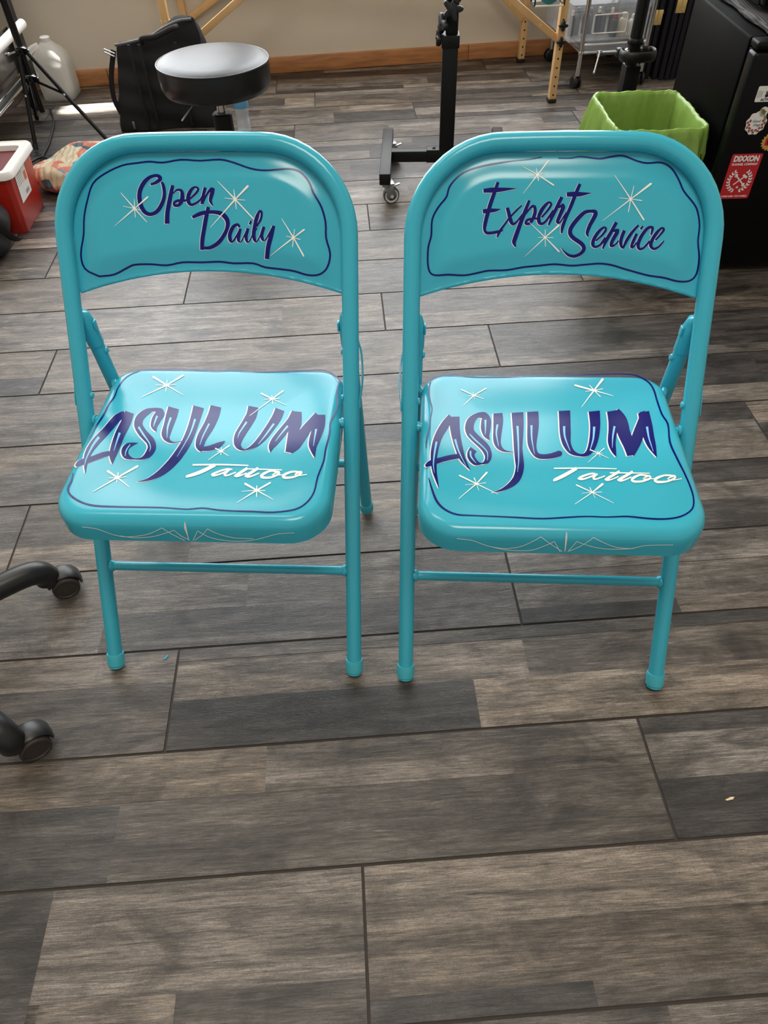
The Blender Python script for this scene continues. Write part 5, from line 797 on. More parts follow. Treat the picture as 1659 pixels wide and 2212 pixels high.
# ---------------------------------------------------------------- shared metals and plastics
BLK = mat('black_powder_coat', (13, 13, 14), .45, bump=.06, bscale=700, spec=.3)
BPL = mat('black_plastic', (20, 20, 21), .4)
BFAB = mat('black_nylon', (17, 16, 17), .75, bump=.5, bscale=500)
BVIN = mat('black_vinyl', (20, 21, 23), .33, bump=.25, bscale=60, coat=.1)
CHR = mat('chrome', (215, 217, 220), .14, metal=1)
STL = mat('brushed_steel', (165, 165, 165), .35, metal=1)
MAPLE = mat('varnished_beech', (222, 180, 126), .38, vary=.08, vscale=3, stretch=(6, 6, 1), bump=.05, bscale=40)
BRASS = mat('brass', (236, 208, 140), .3, metal=.6)
WPL = mat('white_plastic', (236, 234, 230), .4)
PAPER = mat('white_label_paper', (232, 230, 226), .6)

def caster(t, c, rz, r=.024, hood=BPL, wheel=BPL):
    """twin-wheel office caster: hood plus two discs, resting on the floor at c"""
    M = Matrix.Translation(c) @ Matrix.Rotation(rz, 4, 'Z')
    mb = MB(M); mb.cyl((0, -.004, r), (0, .004, r), r*.9, 20)
    n = 14; vs = []; fs = []
    for i in range(n+1):
        a = R(-8+168*i/n)
        for y, k in ((-.0175, 1.0), (-.013, 1.07), (0, 1.10), (.013, 1.07), (.0175, 1.0)):
            rr = (r+.0045)*k; vs.append((rr*math.cos(a), y, r+rr*math.sin(a)))
    for i in range(n):
        for j in range(4): fs.append([i*5+j, i*5+j+1, (i+1)*5+j+1, (i+1)*5+j])
    mb.add(vs, fs); mb.add([(v[0]*.93, v[1], r+(v[2]-r)*.93) for v in vs], fs)
    mb.cyl((-.004, 0, r*1.2), (-.012, 0, r*2+.020), .010, 14)
    h = mb.build('caster', hood, t)
    for s in (-1, 1):
        w = MB(M); w.lathe([(.004, 0), (r*.78, 0), (r*.84, .002), (r*.97, .001), (r, -.003), (r, -.012), (r*.95, -.015)], (0, s*.021, r), 26, (0, s, 0)); w.build('wheel', wheel, h)

def star_base(t, cz, ang0, rad, arm_r=.021, n=5, hub_h=.10):
    mb = MB(); mb.lathe([(.038, .075), (.042, .08), (.042, hub_h+.02), (.036, hub_h+.03), (.03, hub_h+.03)], (0, 0, 0), 24); mb.build('hub', BPL, t)
    for k in range(n):
        a = ang0+2*math.pi*k/n; d = Vector((math.cos(a), math.sin(a), 0)); z = Vector((0, 0, 1))
        arm = MB(); arm.tube(cr([d*.03+z*hub_h, d*(rad*.55)+z*(hub_h-.012), d*(rad*.86)+z*(hub_h-.022), d*(rad*.97)+z*(hub_h-.032), d*rad+z*(hub_h-.05), d*rad+z*(hub_h-.056)], 5), [arm_r*1.15]+[arm_r]*14+[arm_r*.98]*6+[arm_r*.9, arm_r*.8, arm_r*.72, arm_r*.7, arm_r*.7][:5] if False else arm_r, 16); arm.build('leg', BPL, t, 50)
        caster(t, (d.x*rad, d.y*rad, 0), a+1.1+.9*k, .024)

# rolling chair base reaching in from the left
t = thing('rolling_chair_base', 'black five-arm rolling chair base with twin-wheel casters at the left edge', 'chair base', (-.817, .69, 0))
def first_base(t):
    mb = MB(); mb.lathe([(.030, .06), (.044, .07), (.044, .125), (.034, .14), (.028, .14)], (0, 0, 0), 24); mb.build('hub', BPL, t)
    MB().cyl((0, 0, .14), (0, 0, .30), .024, 20).build('gas_column', BLK, t)
    for k, (px, py, hd) in enumerate(((.205, .160, .45), (.230, -.168, .62), (-.06, -.26, .4), (-.27, 0, 1.4), (-.10, .26, 2.0))):
        d = Vector((px, py, 0)); L = d.length; d.normalize(); z = Vector((0, 0, 1))
        arm = MB(); arm.tube(cr([d*.03+z*.105, d*(L*.5)+z*.098, d*(L*.82)+z*.090, d*(L*.95)+z*.080, d*L*1.0+z*.062, d*L*1.0+z*.048], 5), .0225, 18); arm.build('leg', BPL, t, 50)
        off = Vector((math.cos(hd), math.sin(hd), 0))*.022
        caster(t, (px+off.x, py+off.y, 0), hd, .0255, BPL, mat('worn_caster_tread', (50, 44, 40), .6))
first_base(t)

# round stool behind the left chair
t = thing('round_stool', 'round black vinyl stool on a gas column behind the left chair', 'stool', (-.398, 2.655, 0))
zt = .425; r = .182
prof = [(0, zt+.004), (r*.5, zt+.003), (r*.8, zt), (r*.93, zt-.005), (r*.985, zt-.011)]
MB().lathe(prof[::-1], (0, 0, 0), 56).build('seat_top', mat('sheen_vinyl', (34, 37, 40), .40, bump=.3, bscale=25), t, 60)
MB().tube([(r*.993*math.cos(2*math.pi*k/56), r*.993*math.sin(2*math.pi*k/56), zt-.012) for k in range(56)], .0032, 8, closed=True).build('piping', BVIN, t)
MB().lathe([(r*.86, zt-.098), (r*.95, zt-.092), (r*.99, zt-.075), (r*1.0, zt-.04), (r*.99, zt-.012)], (0, 0, 0), 56).build('seat_side', BVIN, t, 60)
MB().cyl((0, 0, .25), (0, 0, zt-.097), .0150, 20).build('piston', CHR, t)
MB().cyl((0, 0, .10), (0, 0, .258), .033, 24, .004).build('column', BLK, t)
MB().box((0, 0, zt-.1), (.16, .16, .008), bev=.002).build('mounting_plate', BLK, t)
MB().tube([(-.02, -.02, zt-.105), (-.075, -.07, zt-.112), (-.12, -.10, zt-.155)], .0032, 8).build('height_lever', STL, t)
star_base(t, 0, .3, .25)

# ---------------------------------------------------------------- steel work-light stand on casters
t = thing('rolling_stand', 'black square-tube rolling stand with a tall pole between the chairs', 'stand', (.372, 2.622, 0), -.10)
for x in (-.212, .195):
    b = MB(); b.box((x, 0, .094), (.038, .41, .038), bev=.003); fb = b.build('foot_bar', BLK, t)
    for y in (-.175, .175):
        M = Matrix.Translation((x+.006, y, 0)) @ Matrix.Rotation(R(-75), 4, 'Z'); c = MB(M)
        c.box((0, 0, .0725), (.044, .044, .005), bev=.001); c.lathe([(.014, .058), (.017, .061), (.017, .070)], (0, 0, 0), 18)
        for s in (-1, 1): c.box((s*.013, .010, .045), (.0024, .030, .042), bev=.0008, rx=.3)
        c.box((-.004, .030, .060), (.014, .034, .004), bev=.0012, rx=.2); h = c.build('caster', STL, t)
        w = MB(M); w.lathe([(.006, -.0095), (.016, -.0095), (.017, -.007), (.0275, -.0085), (.0285, -.004), (.0285, .004), (.0275, .0085), (.017, .007), (.016, .0095), (.006, .0095)], (0, .014, .0285), 28, (1, 0, 0)); w.build('wheel', mat('grey_rubber', (70, 70, 72), .5), h)
        w = MB(M)
        for s in (-1, 1): w.lathe([(.0055, 0), (.019, 0), (.021, .0012), (.0235, .0008), (.0235, 0)], (s*.0088, .014, .0285), 24, (s, 0, 0))
        w.cyl((-.0165, .014, .0285), (.0165, .014, .0285), .0055, 12); w.build('wheel_disc', mat('pale_hub', (205, 205, 202), .35), h)
b = MB(); b.box((-.010, 0, .095), (.37, .038, .037), bev=.003); b.build('cross_bar', BLK, t)
b = MB(); b.box((-.01, 0, .097), (.12, .044, .043), bev=.002); b.lathe([(.006, 0), (.006, .002), (.004, .004), (0, .0045)], (-.044, -.004, .1185), 12); b.build('pole_socket', BLK, t)
b = MB(); b.box((0, 0, .285), (.050, .050, .34), bev=.003); b.build('pole', BLK, t)
b = MB(); b.box((0, 0, .447), (.057, .057, .036), bev=.003); b.lathe([(.004, 0), (.004, .002), (0, .003)], (0, -.0286, .45), 10, (0, -1, 0)); b.build('collar', BLK, t)
b = MB(); b.box((.003, .002, .66), (.038, .038, .40), bev=.002); b.build('inner_pole', BLK, t)
def star_knob(c, ax, rr, parent, nl=5, m=BPL, name='clamp_knob'):
    b = MB(); q = Vector(ax).normalized(); M = Matrix.Translation(c) @ q.to_track_quat('Z', 'Y').to_matrix().to_4x4(); out = []
    for zz, kk in ((0, .8), (.002, .95), (.006, 1), (.012, 1), (.015, .95), (.016, .8)):
        out.append([M @ Vector((rr*kk*(.76+.24*math.cos(nl*a))*math.cos(a), rr*kk*(.76+.24*math.cos(nl*a))*math.sin(a), zz)) for a in [2*math.pi*i/60 for i in range(60)]])
    b.rings(out); b.cyl(M @ Vector((0, 0, -.012)), M @ Vector((0, 0, .001)), .007, 12); b.lathe([(.004, .016), (.004, .018), (0, .0185)], M.translation, 10, q); b.build(name, m, parent, 50)
star_knob((-.020, -.012, .492), (-1, -.45, .1), .032, t, 3); star_knob((.002, -.022, .535), (0, -1, .1), .034, t, 5); star_knob((-.030, -.006, .455), (-1, -.1, 0), .024, t, 4); star_knob((.020, -.018, .575), (.3, -1, .2), .030, t, 3)

# ---------------------------------------------------------------- massage table at the back wall
t = thing('massage_table', 'wooden-legged massage table standing along the back wall', 'table', (0, 0, 0))
def rail(nm, p, q):
    p = Vector((*p, .625)); q = Vector((*q, .625)); b = MB(); b.box((p+q)/2, ((q-p).length, .022, .075), rz=math.atan2(q.y-p.y, q.x-p.x), bev=.003); b.build(nm, MAPLE, t)
rail('side_rail', (-.78, 3.55), (1.02, 3.362)); rail('side_rail', (-.77, 3.95), (1.00, 3.968)); rail('end_rail', (-.77, 3.565), (-.76, 3.935)); rail('end_rail', (1.005, 3.38), (.99, 3.95))
HOLE = mat('drilled_hole', (28, 18, 10), .9)
def table_leg(x, y, top, knobs=False, pad=True, w=.030):
    b = MB(); b.box((x, y, .30+.012), (w, .036, .60), bev=.003); lg = b.build('leg', MAPLE, t)
    if pad: b = MB(); b.box((x, y, .008), (w+.006, .042, .016), bev=.004); b.build('foot_pad', RUBB, lg)
    for k in range(knobs):
        h = MB(); h.lathe([(.0038, 0), (.0038, .0006), (.003, .0006), (0, .0002)], (x, y-.0182, .032+.0345*k), 12, (0, -1, 0)); h.build('peg_hole', HOLE, lg)
    return lg
RUBB = mat('black_rubber', (18, 17, 17), .6)
lf = table_leg(.937, 3.377, 1, 9); table_leg(.913, 3.948, 1, 6); table_leg(-.684, 3.928, 0); table_leg(-.696, 3.552, 0)
star_knob((.937, 3.357, .290), (0, -1, .05), .020, lf, 4); star_knob((.937, 3.357, .232), (0, -1, .05), .020, lf, 4)
def brace(p, q, w=.026, d=.018):
    p = Vector(p); q = Vector(q); v = q-p; b = MB(); ry = -math.atan2(v.z, v.x)
    b.box((p+q)/2, (v.length, d, w), ry=ry, bev=.002); b.lathe([(.006, 0), (.006, .002), (.003, .003), (0, .003)], p+v.normalized()*.09+Vector((0, -d/2, 0)), 12, (0, -1, 0)); b.build('brace', MAPLE, t)
brace((.925, 3.386, .238), (.42, 3.386, .588)); brace((.90, 3.935, .178), (.45, 3.935, .588)); brace((-.665, 3.563, .206), (-.06, 3.55, .586)); brace((-.70, 3.912, .228), (-.03, 3.912, .578))
b = MB(); b.lathe([(.0195, 0), (.0195, .01), (.0175, .012)], (-.696, 3.552, .318), 18); b.build('leg_ferrule', mat('pale_ferrule', (226, 196, 150), .4), t)

t = thing('wire_holder', 'square black and white wire holder carrying a turquoise ball', 'holder', (0, 0, 0))
for y in (3.29, 3.36): MB().tube([(.795, y, .374), (.91, y, .374)], .0035, 8).build('base_wire', WPL, t)
b = MB()
for x in (.795, .912):
    for y in (3.29, 3.356): b.tube([(x, y, .374), (x, y, .47)], .003, 8)
    b.tube([(x, 3.29, .374), (x, 3.356, .374)], .003, 8); b.tube([(x, 3.29, .47), (x, 3.356, .47)], .003, 8)
b.tube([(.795, 3.29, .47), (.912, 3.29, .47)], .003, 8); b.tube([(.795, 3.356, .47), (.912, 3.356, .47)], .003, 8); b.build('wire_frame', BLK, t)
b = MB(); b.ball((.856, 3.318, .418), (.043, .043, .045)); tag(b.build('ball', mat('turquoise_rubber', (22, 140, 150), .45, vary=.08)), 'turquoise ball held in the wire holder beside the wooden table leg', 'ball')

# ---------------------------------------------------------------- black bag leaning at the wall
t = thing('equipment_bag', 'slumped black fabric equipment bag standing behind the round stool', 'bag', (0, 0, 0))
rnd = random.Random(5)
def bag_shell():
    xb = (-.925, -.490); xt = (-.862, -.540); nx, nz = 20, 18; rg = []
    def top(u): return .302+.03*u+.046*smooth((u-.42)/.5)
    for j in range(nz+1):
        w = j/nz; ring = []
        for side in range(4):
            for i in range(nx if side % 2 == 0 else 8):
                if side == 0: u, v = i/nx, 0
                elif side == 1: u, v = 1, i/8
                elif side == 2: u, v = 1-i/nx, 1
                else: u, v = 0, 1-i/8
                x = (xb[0]*(1-w)+xt[0]*w)*(1-u)+(xb[1]*(1-w)+xt[1]*w)*u; y = 3.275+.13*v+.03*w
                k = .012*math.sin(9*u+5*w)+.008*math.sin(23*w+7*u)
                bulge = math.sin(math.pi*u)*math.sin(math.pi*min(w*1.1, 1))*.022
                if side == 0: y -= bulge+k*.5
                if side == 2: y += bulge
                if side in (1, 3): x += (1 if side == 1 else -1)*(.010*math.sin(math.pi*v)+k*.4)
                ring.append((x, y, w*top(u)*(1-.27*v*w)+.004))
        rg.append(ring)
    # roll the top over softly
    last = rg[-1]; cx = sum(p[0] for p in last)/len(last); cy = sum(p[1] for p in last)/len(last)
    for s, dz in ((.96, .005), (.85, .008), (.5, .009)): rg.append([(cx+(p[0]-cx)*(1-(1-s)*.6), cy+(p[1]-cy)*s, p[2]+dz) for p in last])
    return rg
MB().rings(bag_shell()).build('bag_body', BFAB, t, 60)
def strap(pts, w, m, name, n=5, th=.25): MB().tube(cr(pts, n), w, 8, flat=(1, th)).build(name, m, t, 60)
b = MB()
for x in (-.80, -.76, -.62): b.box((x, 3.252, .17), (.012, .006, .30), bev=.002)
b.build('webbing', BFAB, t)
b = MB(); b.tube(cr([(-.862, 3.29, .311), (-.80, 3.285, .320), (-.72, 3.28, .336), (-.66, 3.280, .362), (-.60, 3.29, .381), (-.548, 3.298, .384)], 5), .0050, 10); b.build('top_piping', mat('grey_trim', (96, 92, 94), .5), t)
b = MB(); b.tube(cr([(-.745, 3.255, .325), (-.735, 3.225, .345), (-.68, 3.215, .352), (-.62, 3.222, .372), (-.60, 3.25, .372)], 6), .010, 10); b.build('carry_handle', BFAB, t)
b = MB(); b.tube(cr([(-.875, 3.30, .292), (-.912, 3.30, .20), (-.925, 3.30, .12), (-.912, 3.30, .06)], 6), .010, 8, flat=(1, .35)); b.build('side_strap', BFAB, t)
b = MB(); b.tube([(-.905, 3.28, .302), (-.868, 3.28, .285), (-.872, 3.28, .275), (-.909, 3.28, .292)], .003, 8, closed=True); b.build('strap_buckle', CHR, t)
b = MB(); b.box((-.862, 3.258, .030), (.010, .006, .030), bev=.002); b.build('zip_puller', STL, t)

# ---------------------------------------------------------------- bottle and jug
def clear_mat(name, rgb, alpha, rough=.08): return mat(name, rgb, rough, alpha=alpha, coat=.6)
t = thing('water_bottle', 'clear plastic water bottle with a blue label behind the round stool', 'bottle', (-.400, 3.215, 0))
pr = [(0, .002), (.020, .001), (.029, .004)]
for k in range(22): z = .008+k*.006; pr.append((.0305-.0022*(k % 2)-(.004*math.exp(-((z-.055)/.014)**2)), z))
pr += [(.031, .142), (.031, .165), (.026, .185), (.015, .205), (.0125, .212), (.0125, .22)]
MB().lathe(pr, (0, 0, 0), 28).build('bottle_body', clear_mat('clear_plastic', (222, 232, 240), .42), t, 60)
MB().lathe([(.0314, .094), (.0316, .095), (.0316, .145), (.0314, .146)], (0, 0, 0), 28).build('bottle_label', mat('blue_film', (96, 160, 200), .35), t)
MB().lathe([(.0145, .212), (.0148, .214), (.0148, .226), (.012, .228), (0, .228)], (0, 0, 0), 24).build('bottle_cap', WPL, t)

t = thing('water_jug', 'translucent gallon water jug on the floor by the back wall', 'jug', (-1.285, 3.765, 0))
def jug_rings(s, ztop):
    o = []
    for z, hx, rr in ((0, .062, .02), (.006, .072, .028), (.05, .075, .032), (.11, .075, .034), (.145, .074, .036), (.172, .068, .038), (.196, .052, .036), (.212, .034, .03), (.222, .024, .024)):
        if z > ztop: break
        o.append([(x*s, y*s, z+(1-s)*.1) for x, y in rrect(hx, -hx, hx, min(rr, hx*.99), min(rr, hx*.99), 6, 4)])
    return o
JUG = mat('milky_plastic', (246, 245, 240), .35, alpha=.62)
def translucent(m, rgb, k):
    nt = m.node_tree; b = nt.nodes['Principled BSDF']; tl = nt.nodes.new('ShaderNodeBsdfTranslucent'); tl.inputs[0].default_value = (*lin(rgb), 1); mx = nt.nodes.new('ShaderNodeMixShader'); mx.inputs[0].default_value = k
    dst = [l.to_socket for l in b.outputs[0].links][0]; nt.links.new(b.outputs[0], mx.inputs[1]); nt.links.new(tl.outputs[0], mx.inputs[2]); nt.links.new(mx.outputs[0], dst); return m
translucent(JUG, (250, 249, 245), .5)
b = MB(); b.rings(jug_rings(1, 1)); b.build('jug_body', JUG, t, 60)
b = MB(); b.rings(jug_rings(.95, .15)); b.build('water', mat('still_water', (196, 204, 206), .1, alpha=.35), t, 60)
b = MB(); b.lathe([(.020, .220), (.0215, .222), (.0215, .238), (.018, .241), (0, .241)], (0, 0, 0), 24); b.build('jug_cap', WPL, t)
b = MB(); b.tube(cr([(-.03, -.03, .215), (-.058, -.055, .205), (-.082, -.076, .170), (-.080, -.074, .125), (-.062, -.060, .110)], 5), .012, 12); b.build('jug_handle', JUG, t, 60)

# ---------------------------------------------------------------- tripod light stand
t = thing('tripod_stand', 'black folding tripod light stand with chrome screws at the left', 'tripod', (0, 0, 0))
cxy = Vector((-1.213, 3.25, 0)); z = Vector((0, 0, 1))
b = MB(); b.tube([cxy+z*.10, cxy+z*.34], .011, 16); b.tube([cxy+z*.34, cxy+z*.95], .0135, 16); b.build('center_column', BLK, t)
feet = [Vector((-1.237, 3.104, .006)), Vector((-.915, 3.075, .006)), Vector((-1.33, 3.47, .006))]
for f in feet:
    d = (f-cxy); d.z = 0; d.normalize(); a = cxy+d*.028+z*.315; L = MB()
    L.tube([a, a.lerp(f, .45), f+z*.004], .0085, 12, flat=(1, .75)); lg = L.build('leg', BLK, t, 50)
    e = MB(); e.tube([a.lerp(f, .93)+z*.0, f], .0095, 12); e.build('foot_tip', RUBB, lg)
    br = MB(); br.tube([cxy+d*.02+z*.215, a.lerp(f, .42)], .0055, 8, flat=(1, .5)); br.build('brace', BLK, t)
    sc_ = MB(); q = a.lerp(f, .42); sc_.lathe([(.005, 0), (.005, .002), (0, .004)], q+Vector((0, -.009, 0)), 10, (0, -1, .2)); sc_.build('screw', CHR, t)
for zz in (.318, .222):
    b = MB(); b.lathe([(.016, -.012), (.019, -.010), (.019, .010), (.016, .012)], cxy+z*zz, 18)
    for f in feet: d = (f-cxy); d.z = 0; d.normalize(); b.box(cxy+d*.024+z*zz, (.026, .012, .022), rz=math.atan2(d.y, d.x), bev=.002)
    b.build('collar', BLK, t)
    b = MB(); b.tube(cr([cxy+Vector((-.012, -.016, zz+.012)), cxy+Vector((.012, -.018, zz+.014)), cxy+Vector((.034, -.016, zz+.004))], 4), .003, 8); b.build('collar_rim', CHR, t)
b = MB(); b.cyl(cxy+Vector((-.015, -.01, .318)), cxy+Vector((-.044, -.015, .312)), .004, 10); b.box(cxy+Vector((-.050, -.016, .312)), (.018, .008, .012), bev=.003); b.build('clamp_knob', CHR, t)

# ---------------------------------------------------------------- black tool cart at the far left
t = thing('tool_cart', 'black tool cart with a white handle tube and chrome lower shelf at left', 'cart', (0, 0, 0))
b = MB(); b.box((-1.345, 3.635, .50), (.012, .06, .80), bev=.003); b.box((-1.355, 3.668, .5), (.03, .012, .80), bev=.003); b.build('end_plate', BLK, t)
b = MB(); b.box((-1.345, 2.95, .50), (.03, .04, .80), bev=.003); b.build('post', BLK, t)
b = MB(); b.box((-1.75, 2.95, .50), (.03, .04, .80), bev=.003); b.build('post', BLK, t); b = MB(); b.box((-1.75, 3.64, .50), (.03, .04, .80), bev=.003); b.build('post', BLK, t)
b = MB(); b.box((-1.37, 3.29, .24), (.006, .62, .16)); b.build('side_panel', mat('smoked_panel', (44, 42, 40), .15, coat=.5), t)
b = MB(); b.box((-1.55, 3.29, .125), (.40, .66, .014), bev=.003); b.build('lower_shelf', BLK, t)
b = MB(); b.tube([(-1.338, 2.96, .135), (-1.338, 3.60, .135)], .007, 10); b.tube([(-1.338, 2.96, .165), (-1.338, 3.60, .165)], .004, 8); b.build('shelf_rail', CHR, t)
b = MB(); b.box((-1.55, 3.29, .60), (.40, .66, .30), bev=.006); b.build('drawer_case', BLK, t)
b = MB(); b.tube([(-1.322, 3.08, .315), (-1.322, 3.655, .315)], .019, 18); b.build('handle_tube', WPL, t, 60)
b = MB(); b.box((-1.332, 3.60, .215), (.014, .05, .045), bev=.003); b.build('latch', STL, t)
for x, y in ((-1.365, 3.600), (-1.73, 3.60), (-1.365, 3.0), (-1.73, 3.0)):
    c = MB(); c.box((x, y, .108), (.05, .05, .006), bev=.001)
    for s in (-1, 1): c.box((x+s*.018, y, .078), (.003, .030, .062), bev=.001)
    h = c.build('caster', STL, t); w = MB(); w.lathe([(.010, -.012), (.040, -.012), (.046, -.008), (.0475, 0), (.046, .008), (.040, .012), (.010, .012)], (x, y, .0475), 28, (1, 0, 0)); w.lathe([(.008, 0), (.008, .018), (.005, .021), (0, .021)], (x, y, .0475), 12, (1, 0, 0)); w.build('wheel', RUBB, h)

# ---------------------------------------------------------------- sharps container, soft bag, cushion, cables
t = thing('sharps_container', 'red sharps disposal container with a white lid and paper label', 'container', (-1.215, 2.50, 0))
RED = mat('translucent_red_plastic', (172, 38, 26), .35, coat=.2); RIN = mat('dark_red_inside', (92, 12, 10), .6)
b = MB(); b.rings([[(x*k, y*k, z) for x, y in rrect(.15, -.125, .125, .02, .02, 5, 3)] for z, k in ((0, .885), (.004, .90), (.10, .945), (.195, 1.0))], True, False)
b.rings([[(x*k, y*k, z) for x, y in rrect(.147, -.122, .122, .02, .02, 5, 3)] for z, k in ((.195, 1.0), (.10, .94), (.012, .88))], False, True); b.build('container_body', RED, t, 50)
b = MB(); o_ = rrect(.163, -.138, .138, .028, .028, 6, 3); i_ = rrect(.128, -.110, .110, .02, .02, 6, 3)
b.rings([[(x*.97, y*.97, .183) for x, y in o_], [(x, y, .186) for x, y in o_], [(x, y, .203) for x, y in o_], [(x*.975, y*.975, .209) for x, y in o_], [(x*.945, y*.945, .2095) for x, y in o_], [(x*.93, y*.93, .207) for x, y in o_], [(x*1.04, y*1.04, .205) for x, y in i_], [(x, y, .203) for x, y in i_], [(x, y, .186) for x, y in i_]], False, False); b.build('lid', WPL, t, 45)
b = MB(); b.add([(x, y, .186) for x, y in i_], [list(range(len(i_)))]); b.build('drop_opening', RIN, t)
b = MB(); fm = Matrix.Translation((.150, .0, 0)) @ Matrix.Rotation(R(-5.5), 4, 'Y')
V = lambda y, zz, e=.0012: (.1335+.0165*zz/.195+e, y, zz)
b.add([V(-.085, .168), V(.0, .192), V(.055, .098), V(-.03, .070)][::-1] if False else [V(-.075, .085), V(.030, .085), V(.030, .180), V(-.075, .180)], [[0, 1, 2, 3]])
b.cur = 1; b.add([V(0.0, .130, .0018), V(.022, .130, .0018), V(.022, .158, .0018), V(.0, .158, .0018)], [[0, 1, 2, 3]])
b.cur = 2
for k in range(5): b.add([V(-.066, .168-.008*k, .0018), V(-.012, .168-.008*k, .0018), V(-.012, .1705-.008*k, .0018), V(-.066, .1705-.008*k, .0018)], [[0, 1, 2, 3]])
for k in range(7): b.add([V(-.020+.005*k, .094, .0018), V(-.0175+.005*k, .094, .0018), V(-.0175+.005*k, .108, .0018), V(-.020+.005*k, .108, .0018)], [[0, 1, 2, 3]])
b.build('label', [PAPER, mat('orange_print', (226, 120, 84), .6), mat('grey_print', (170, 168, 164), .6)], t)

def lumpy(seed, amp, fr=3.0):
    rn = random.Random(seed); ph = [(rn.uniform(1, fr), rn.uniform(1, fr), rn.uniform(1, fr), rn.uniform(0, 6)) for _ in range(6)]
    return lambda p, q: q*(1+amp*sum(math.sin(a*p.x*2+b*p.y*2+c*p.z*2+d) for a, b, c, d in ph)/3)
t = thing('soft_bag', 'soft black fabric bag slumped in front of the red container', 'bag', (-1.235, 2.265, 0))
def sq(fn):
    def g(p, q):
        s = 1/max(abs(p.x), abs(p.y), abs(p.z))**.55; r_ = fn(p, q*s); r_.z = max(r_.z, -.084); return r_
    return g
b = MB(); b.ball((0, 0, .085), (.150, .095, .085), 40, 24, sq(lumpy(3, .09))); b.build('bag_body', BFAB, t, 60)
b = MB(); b.tube(cr([(.10, -.06, .14), (.155, -.07, .12), (.17, -.03, .06), (.165, .02, .03)], 6), .012, 8, flat=(1, .35)); b.build('strap', BFAB, t)
b = MB(); b.tube(cr([(.02, -.11, .13), (.08, -.115, .135), (.13, -.095, .12)], 6), .004, 8); b.build('zip', mat('dark_zip', (60, 60, 62), .4), t)

def patch_material():
    m = bpy.data.materials.new('patchwork_cloth'); m.use_nodes = True; nt = m.node_tree; N = nt.nodes; L = nt.links; b = N['Principled BSDF']; b.inputs['Roughness'].default_value = .85
    tc = N.new('ShaderNodeTexCoord'); v = N.new('ShaderNodeTexVoronoi'); v.inputs['Scale'].default_value = 22; L.new(tc.outputs['Object'], v.inputs['Vector'])
    cr_ = N.new('ShaderNodeValToRGB'); cr_.color_ramp.interpolation = 'CONSTANT'; sp = N.new('ShaderNodeSeparateColor'); L.new(v.outputs['Color'], sp.inputs[0]); L.new(sp.outputs[0], cr_.inputs[0])
    el = cr_.color_ramp.elements
    for i, (p, c) in enumerate(((0, (172, 154, 126)), (.28, (184, 116, 94)), (.46, (182, 168, 142)), (.66, (86, 122, 138)), (.8, (168, 96, 78)), (.92, (60, 76, 88)))):
        e = el[i] if i < 2 else el.new(p); e.position = p; e.color = (*lin(c), 1)
    L.new(cr_.outputs[0], b.inputs['Base Color'])
    w = N.new('ShaderNodeTexWave'); w.inputs['Scale'].default_value = 14; w.inputs['Distortion'].default_value = 5; L.new(tc.outputs['Object'], w.inputs[0])
    bp = N.new('ShaderNodeBump'); bp.inputs['Strength'].default_value = .7; bp.inputs['Distance'].default_value = .006; L.new(w.outputs[0], bp.inputs['Height']); L.new(bp.outputs[0], b.inputs['Normal']); return m
PATCH = patch_material()
t = thing('patchwork_cushion', 'crumpled patchwork cushion in cream, coral and blue behind the left chair', 'cushion', (-.985, 2.835, 0))
b = MB(Matrix.Rotation(1.0, 4, 'Z')); b.ball((0, 0, .048), (.20, .118, .040), 44, 22, lambda p, q: sq(lumpy(8, .05))(p, q) if False else Vector((lumpy(8, .06)(p, q*(1/max(abs(p.x), abs(p.y), .6)**.45)).x, lumpy(8, .06)(p, q*(1/max(abs(p.x), abs(p.y), .6)**.45)).y, max(-.0478, q.z*(1+.25*math.sin(7*p.x)+.1*math.sin(19*p.y+9*p.x)))))); b.build('cushion_cover', PATCH, t, 70)
def cord(name, pts, r, m, label, cat): tag(MB().tube(cr(pts, 6), r, 8).build(name, m, None, 60), label, cat)
cord('black_cable', [(-1.30, 3.58, .005), (-1.245, 3.42, .005), (-1.205, 3.18, .005), (-1.19, 3.0, .005), (-1.12, 2.93, .005), (-1.17, 2.87, .006), (-1.235, 2.93, .006), (-1.19, 3.01, .014), (-1.13, 2.96, .006), (-1.075, 2.90, .006), (-1.07, 2.83, .006)], .0045, BPL, 'looped black power cable on the floor under the tripod stand', 'cable')
cord('thin_cable', [(-1.085, 2.975, .005), (-1.03, 3.03, .005), (-.95, 3.06, .005), (-.87, 3.045, .005), (-.80, 3.10, .005)], .0032, BPL, 'thin black cable curving along the patchwork cushion', 'cable')
cord('white_cable', [(-1.34, 2.72, .30), (-1.28, 2.70, .275), (-1.20, 2.66, .235), (-1.135, 2.665, .12), (-1.125, 2.69, .05), (-1.135, 2.705, .006), (-1.16, 2.73, .006)], .0036, WPL, 'white cable hanging down behind the red container', 'cable')
t = thing('power_adapter', 'small black power adapter on the floor between cushion and container', 'adapter', (-1.155, 2.80, .014), .15)
b = MB(); b.box((0, 0, 0), (.065, .032, .027), bev=.004); b.build('adapter_body', BPL, t); b = MB(); b.cyl((.032, 0, 0), (.056, 0, 0), .0065, 10); b.build('strain_relief', BPL, t); b = MB(); b.cyl((.010, 0, 0), (.0125, 0, 0), .0185, 12); b.build('ring_mark', mat('red_band', (150, 60, 50), .5), t)

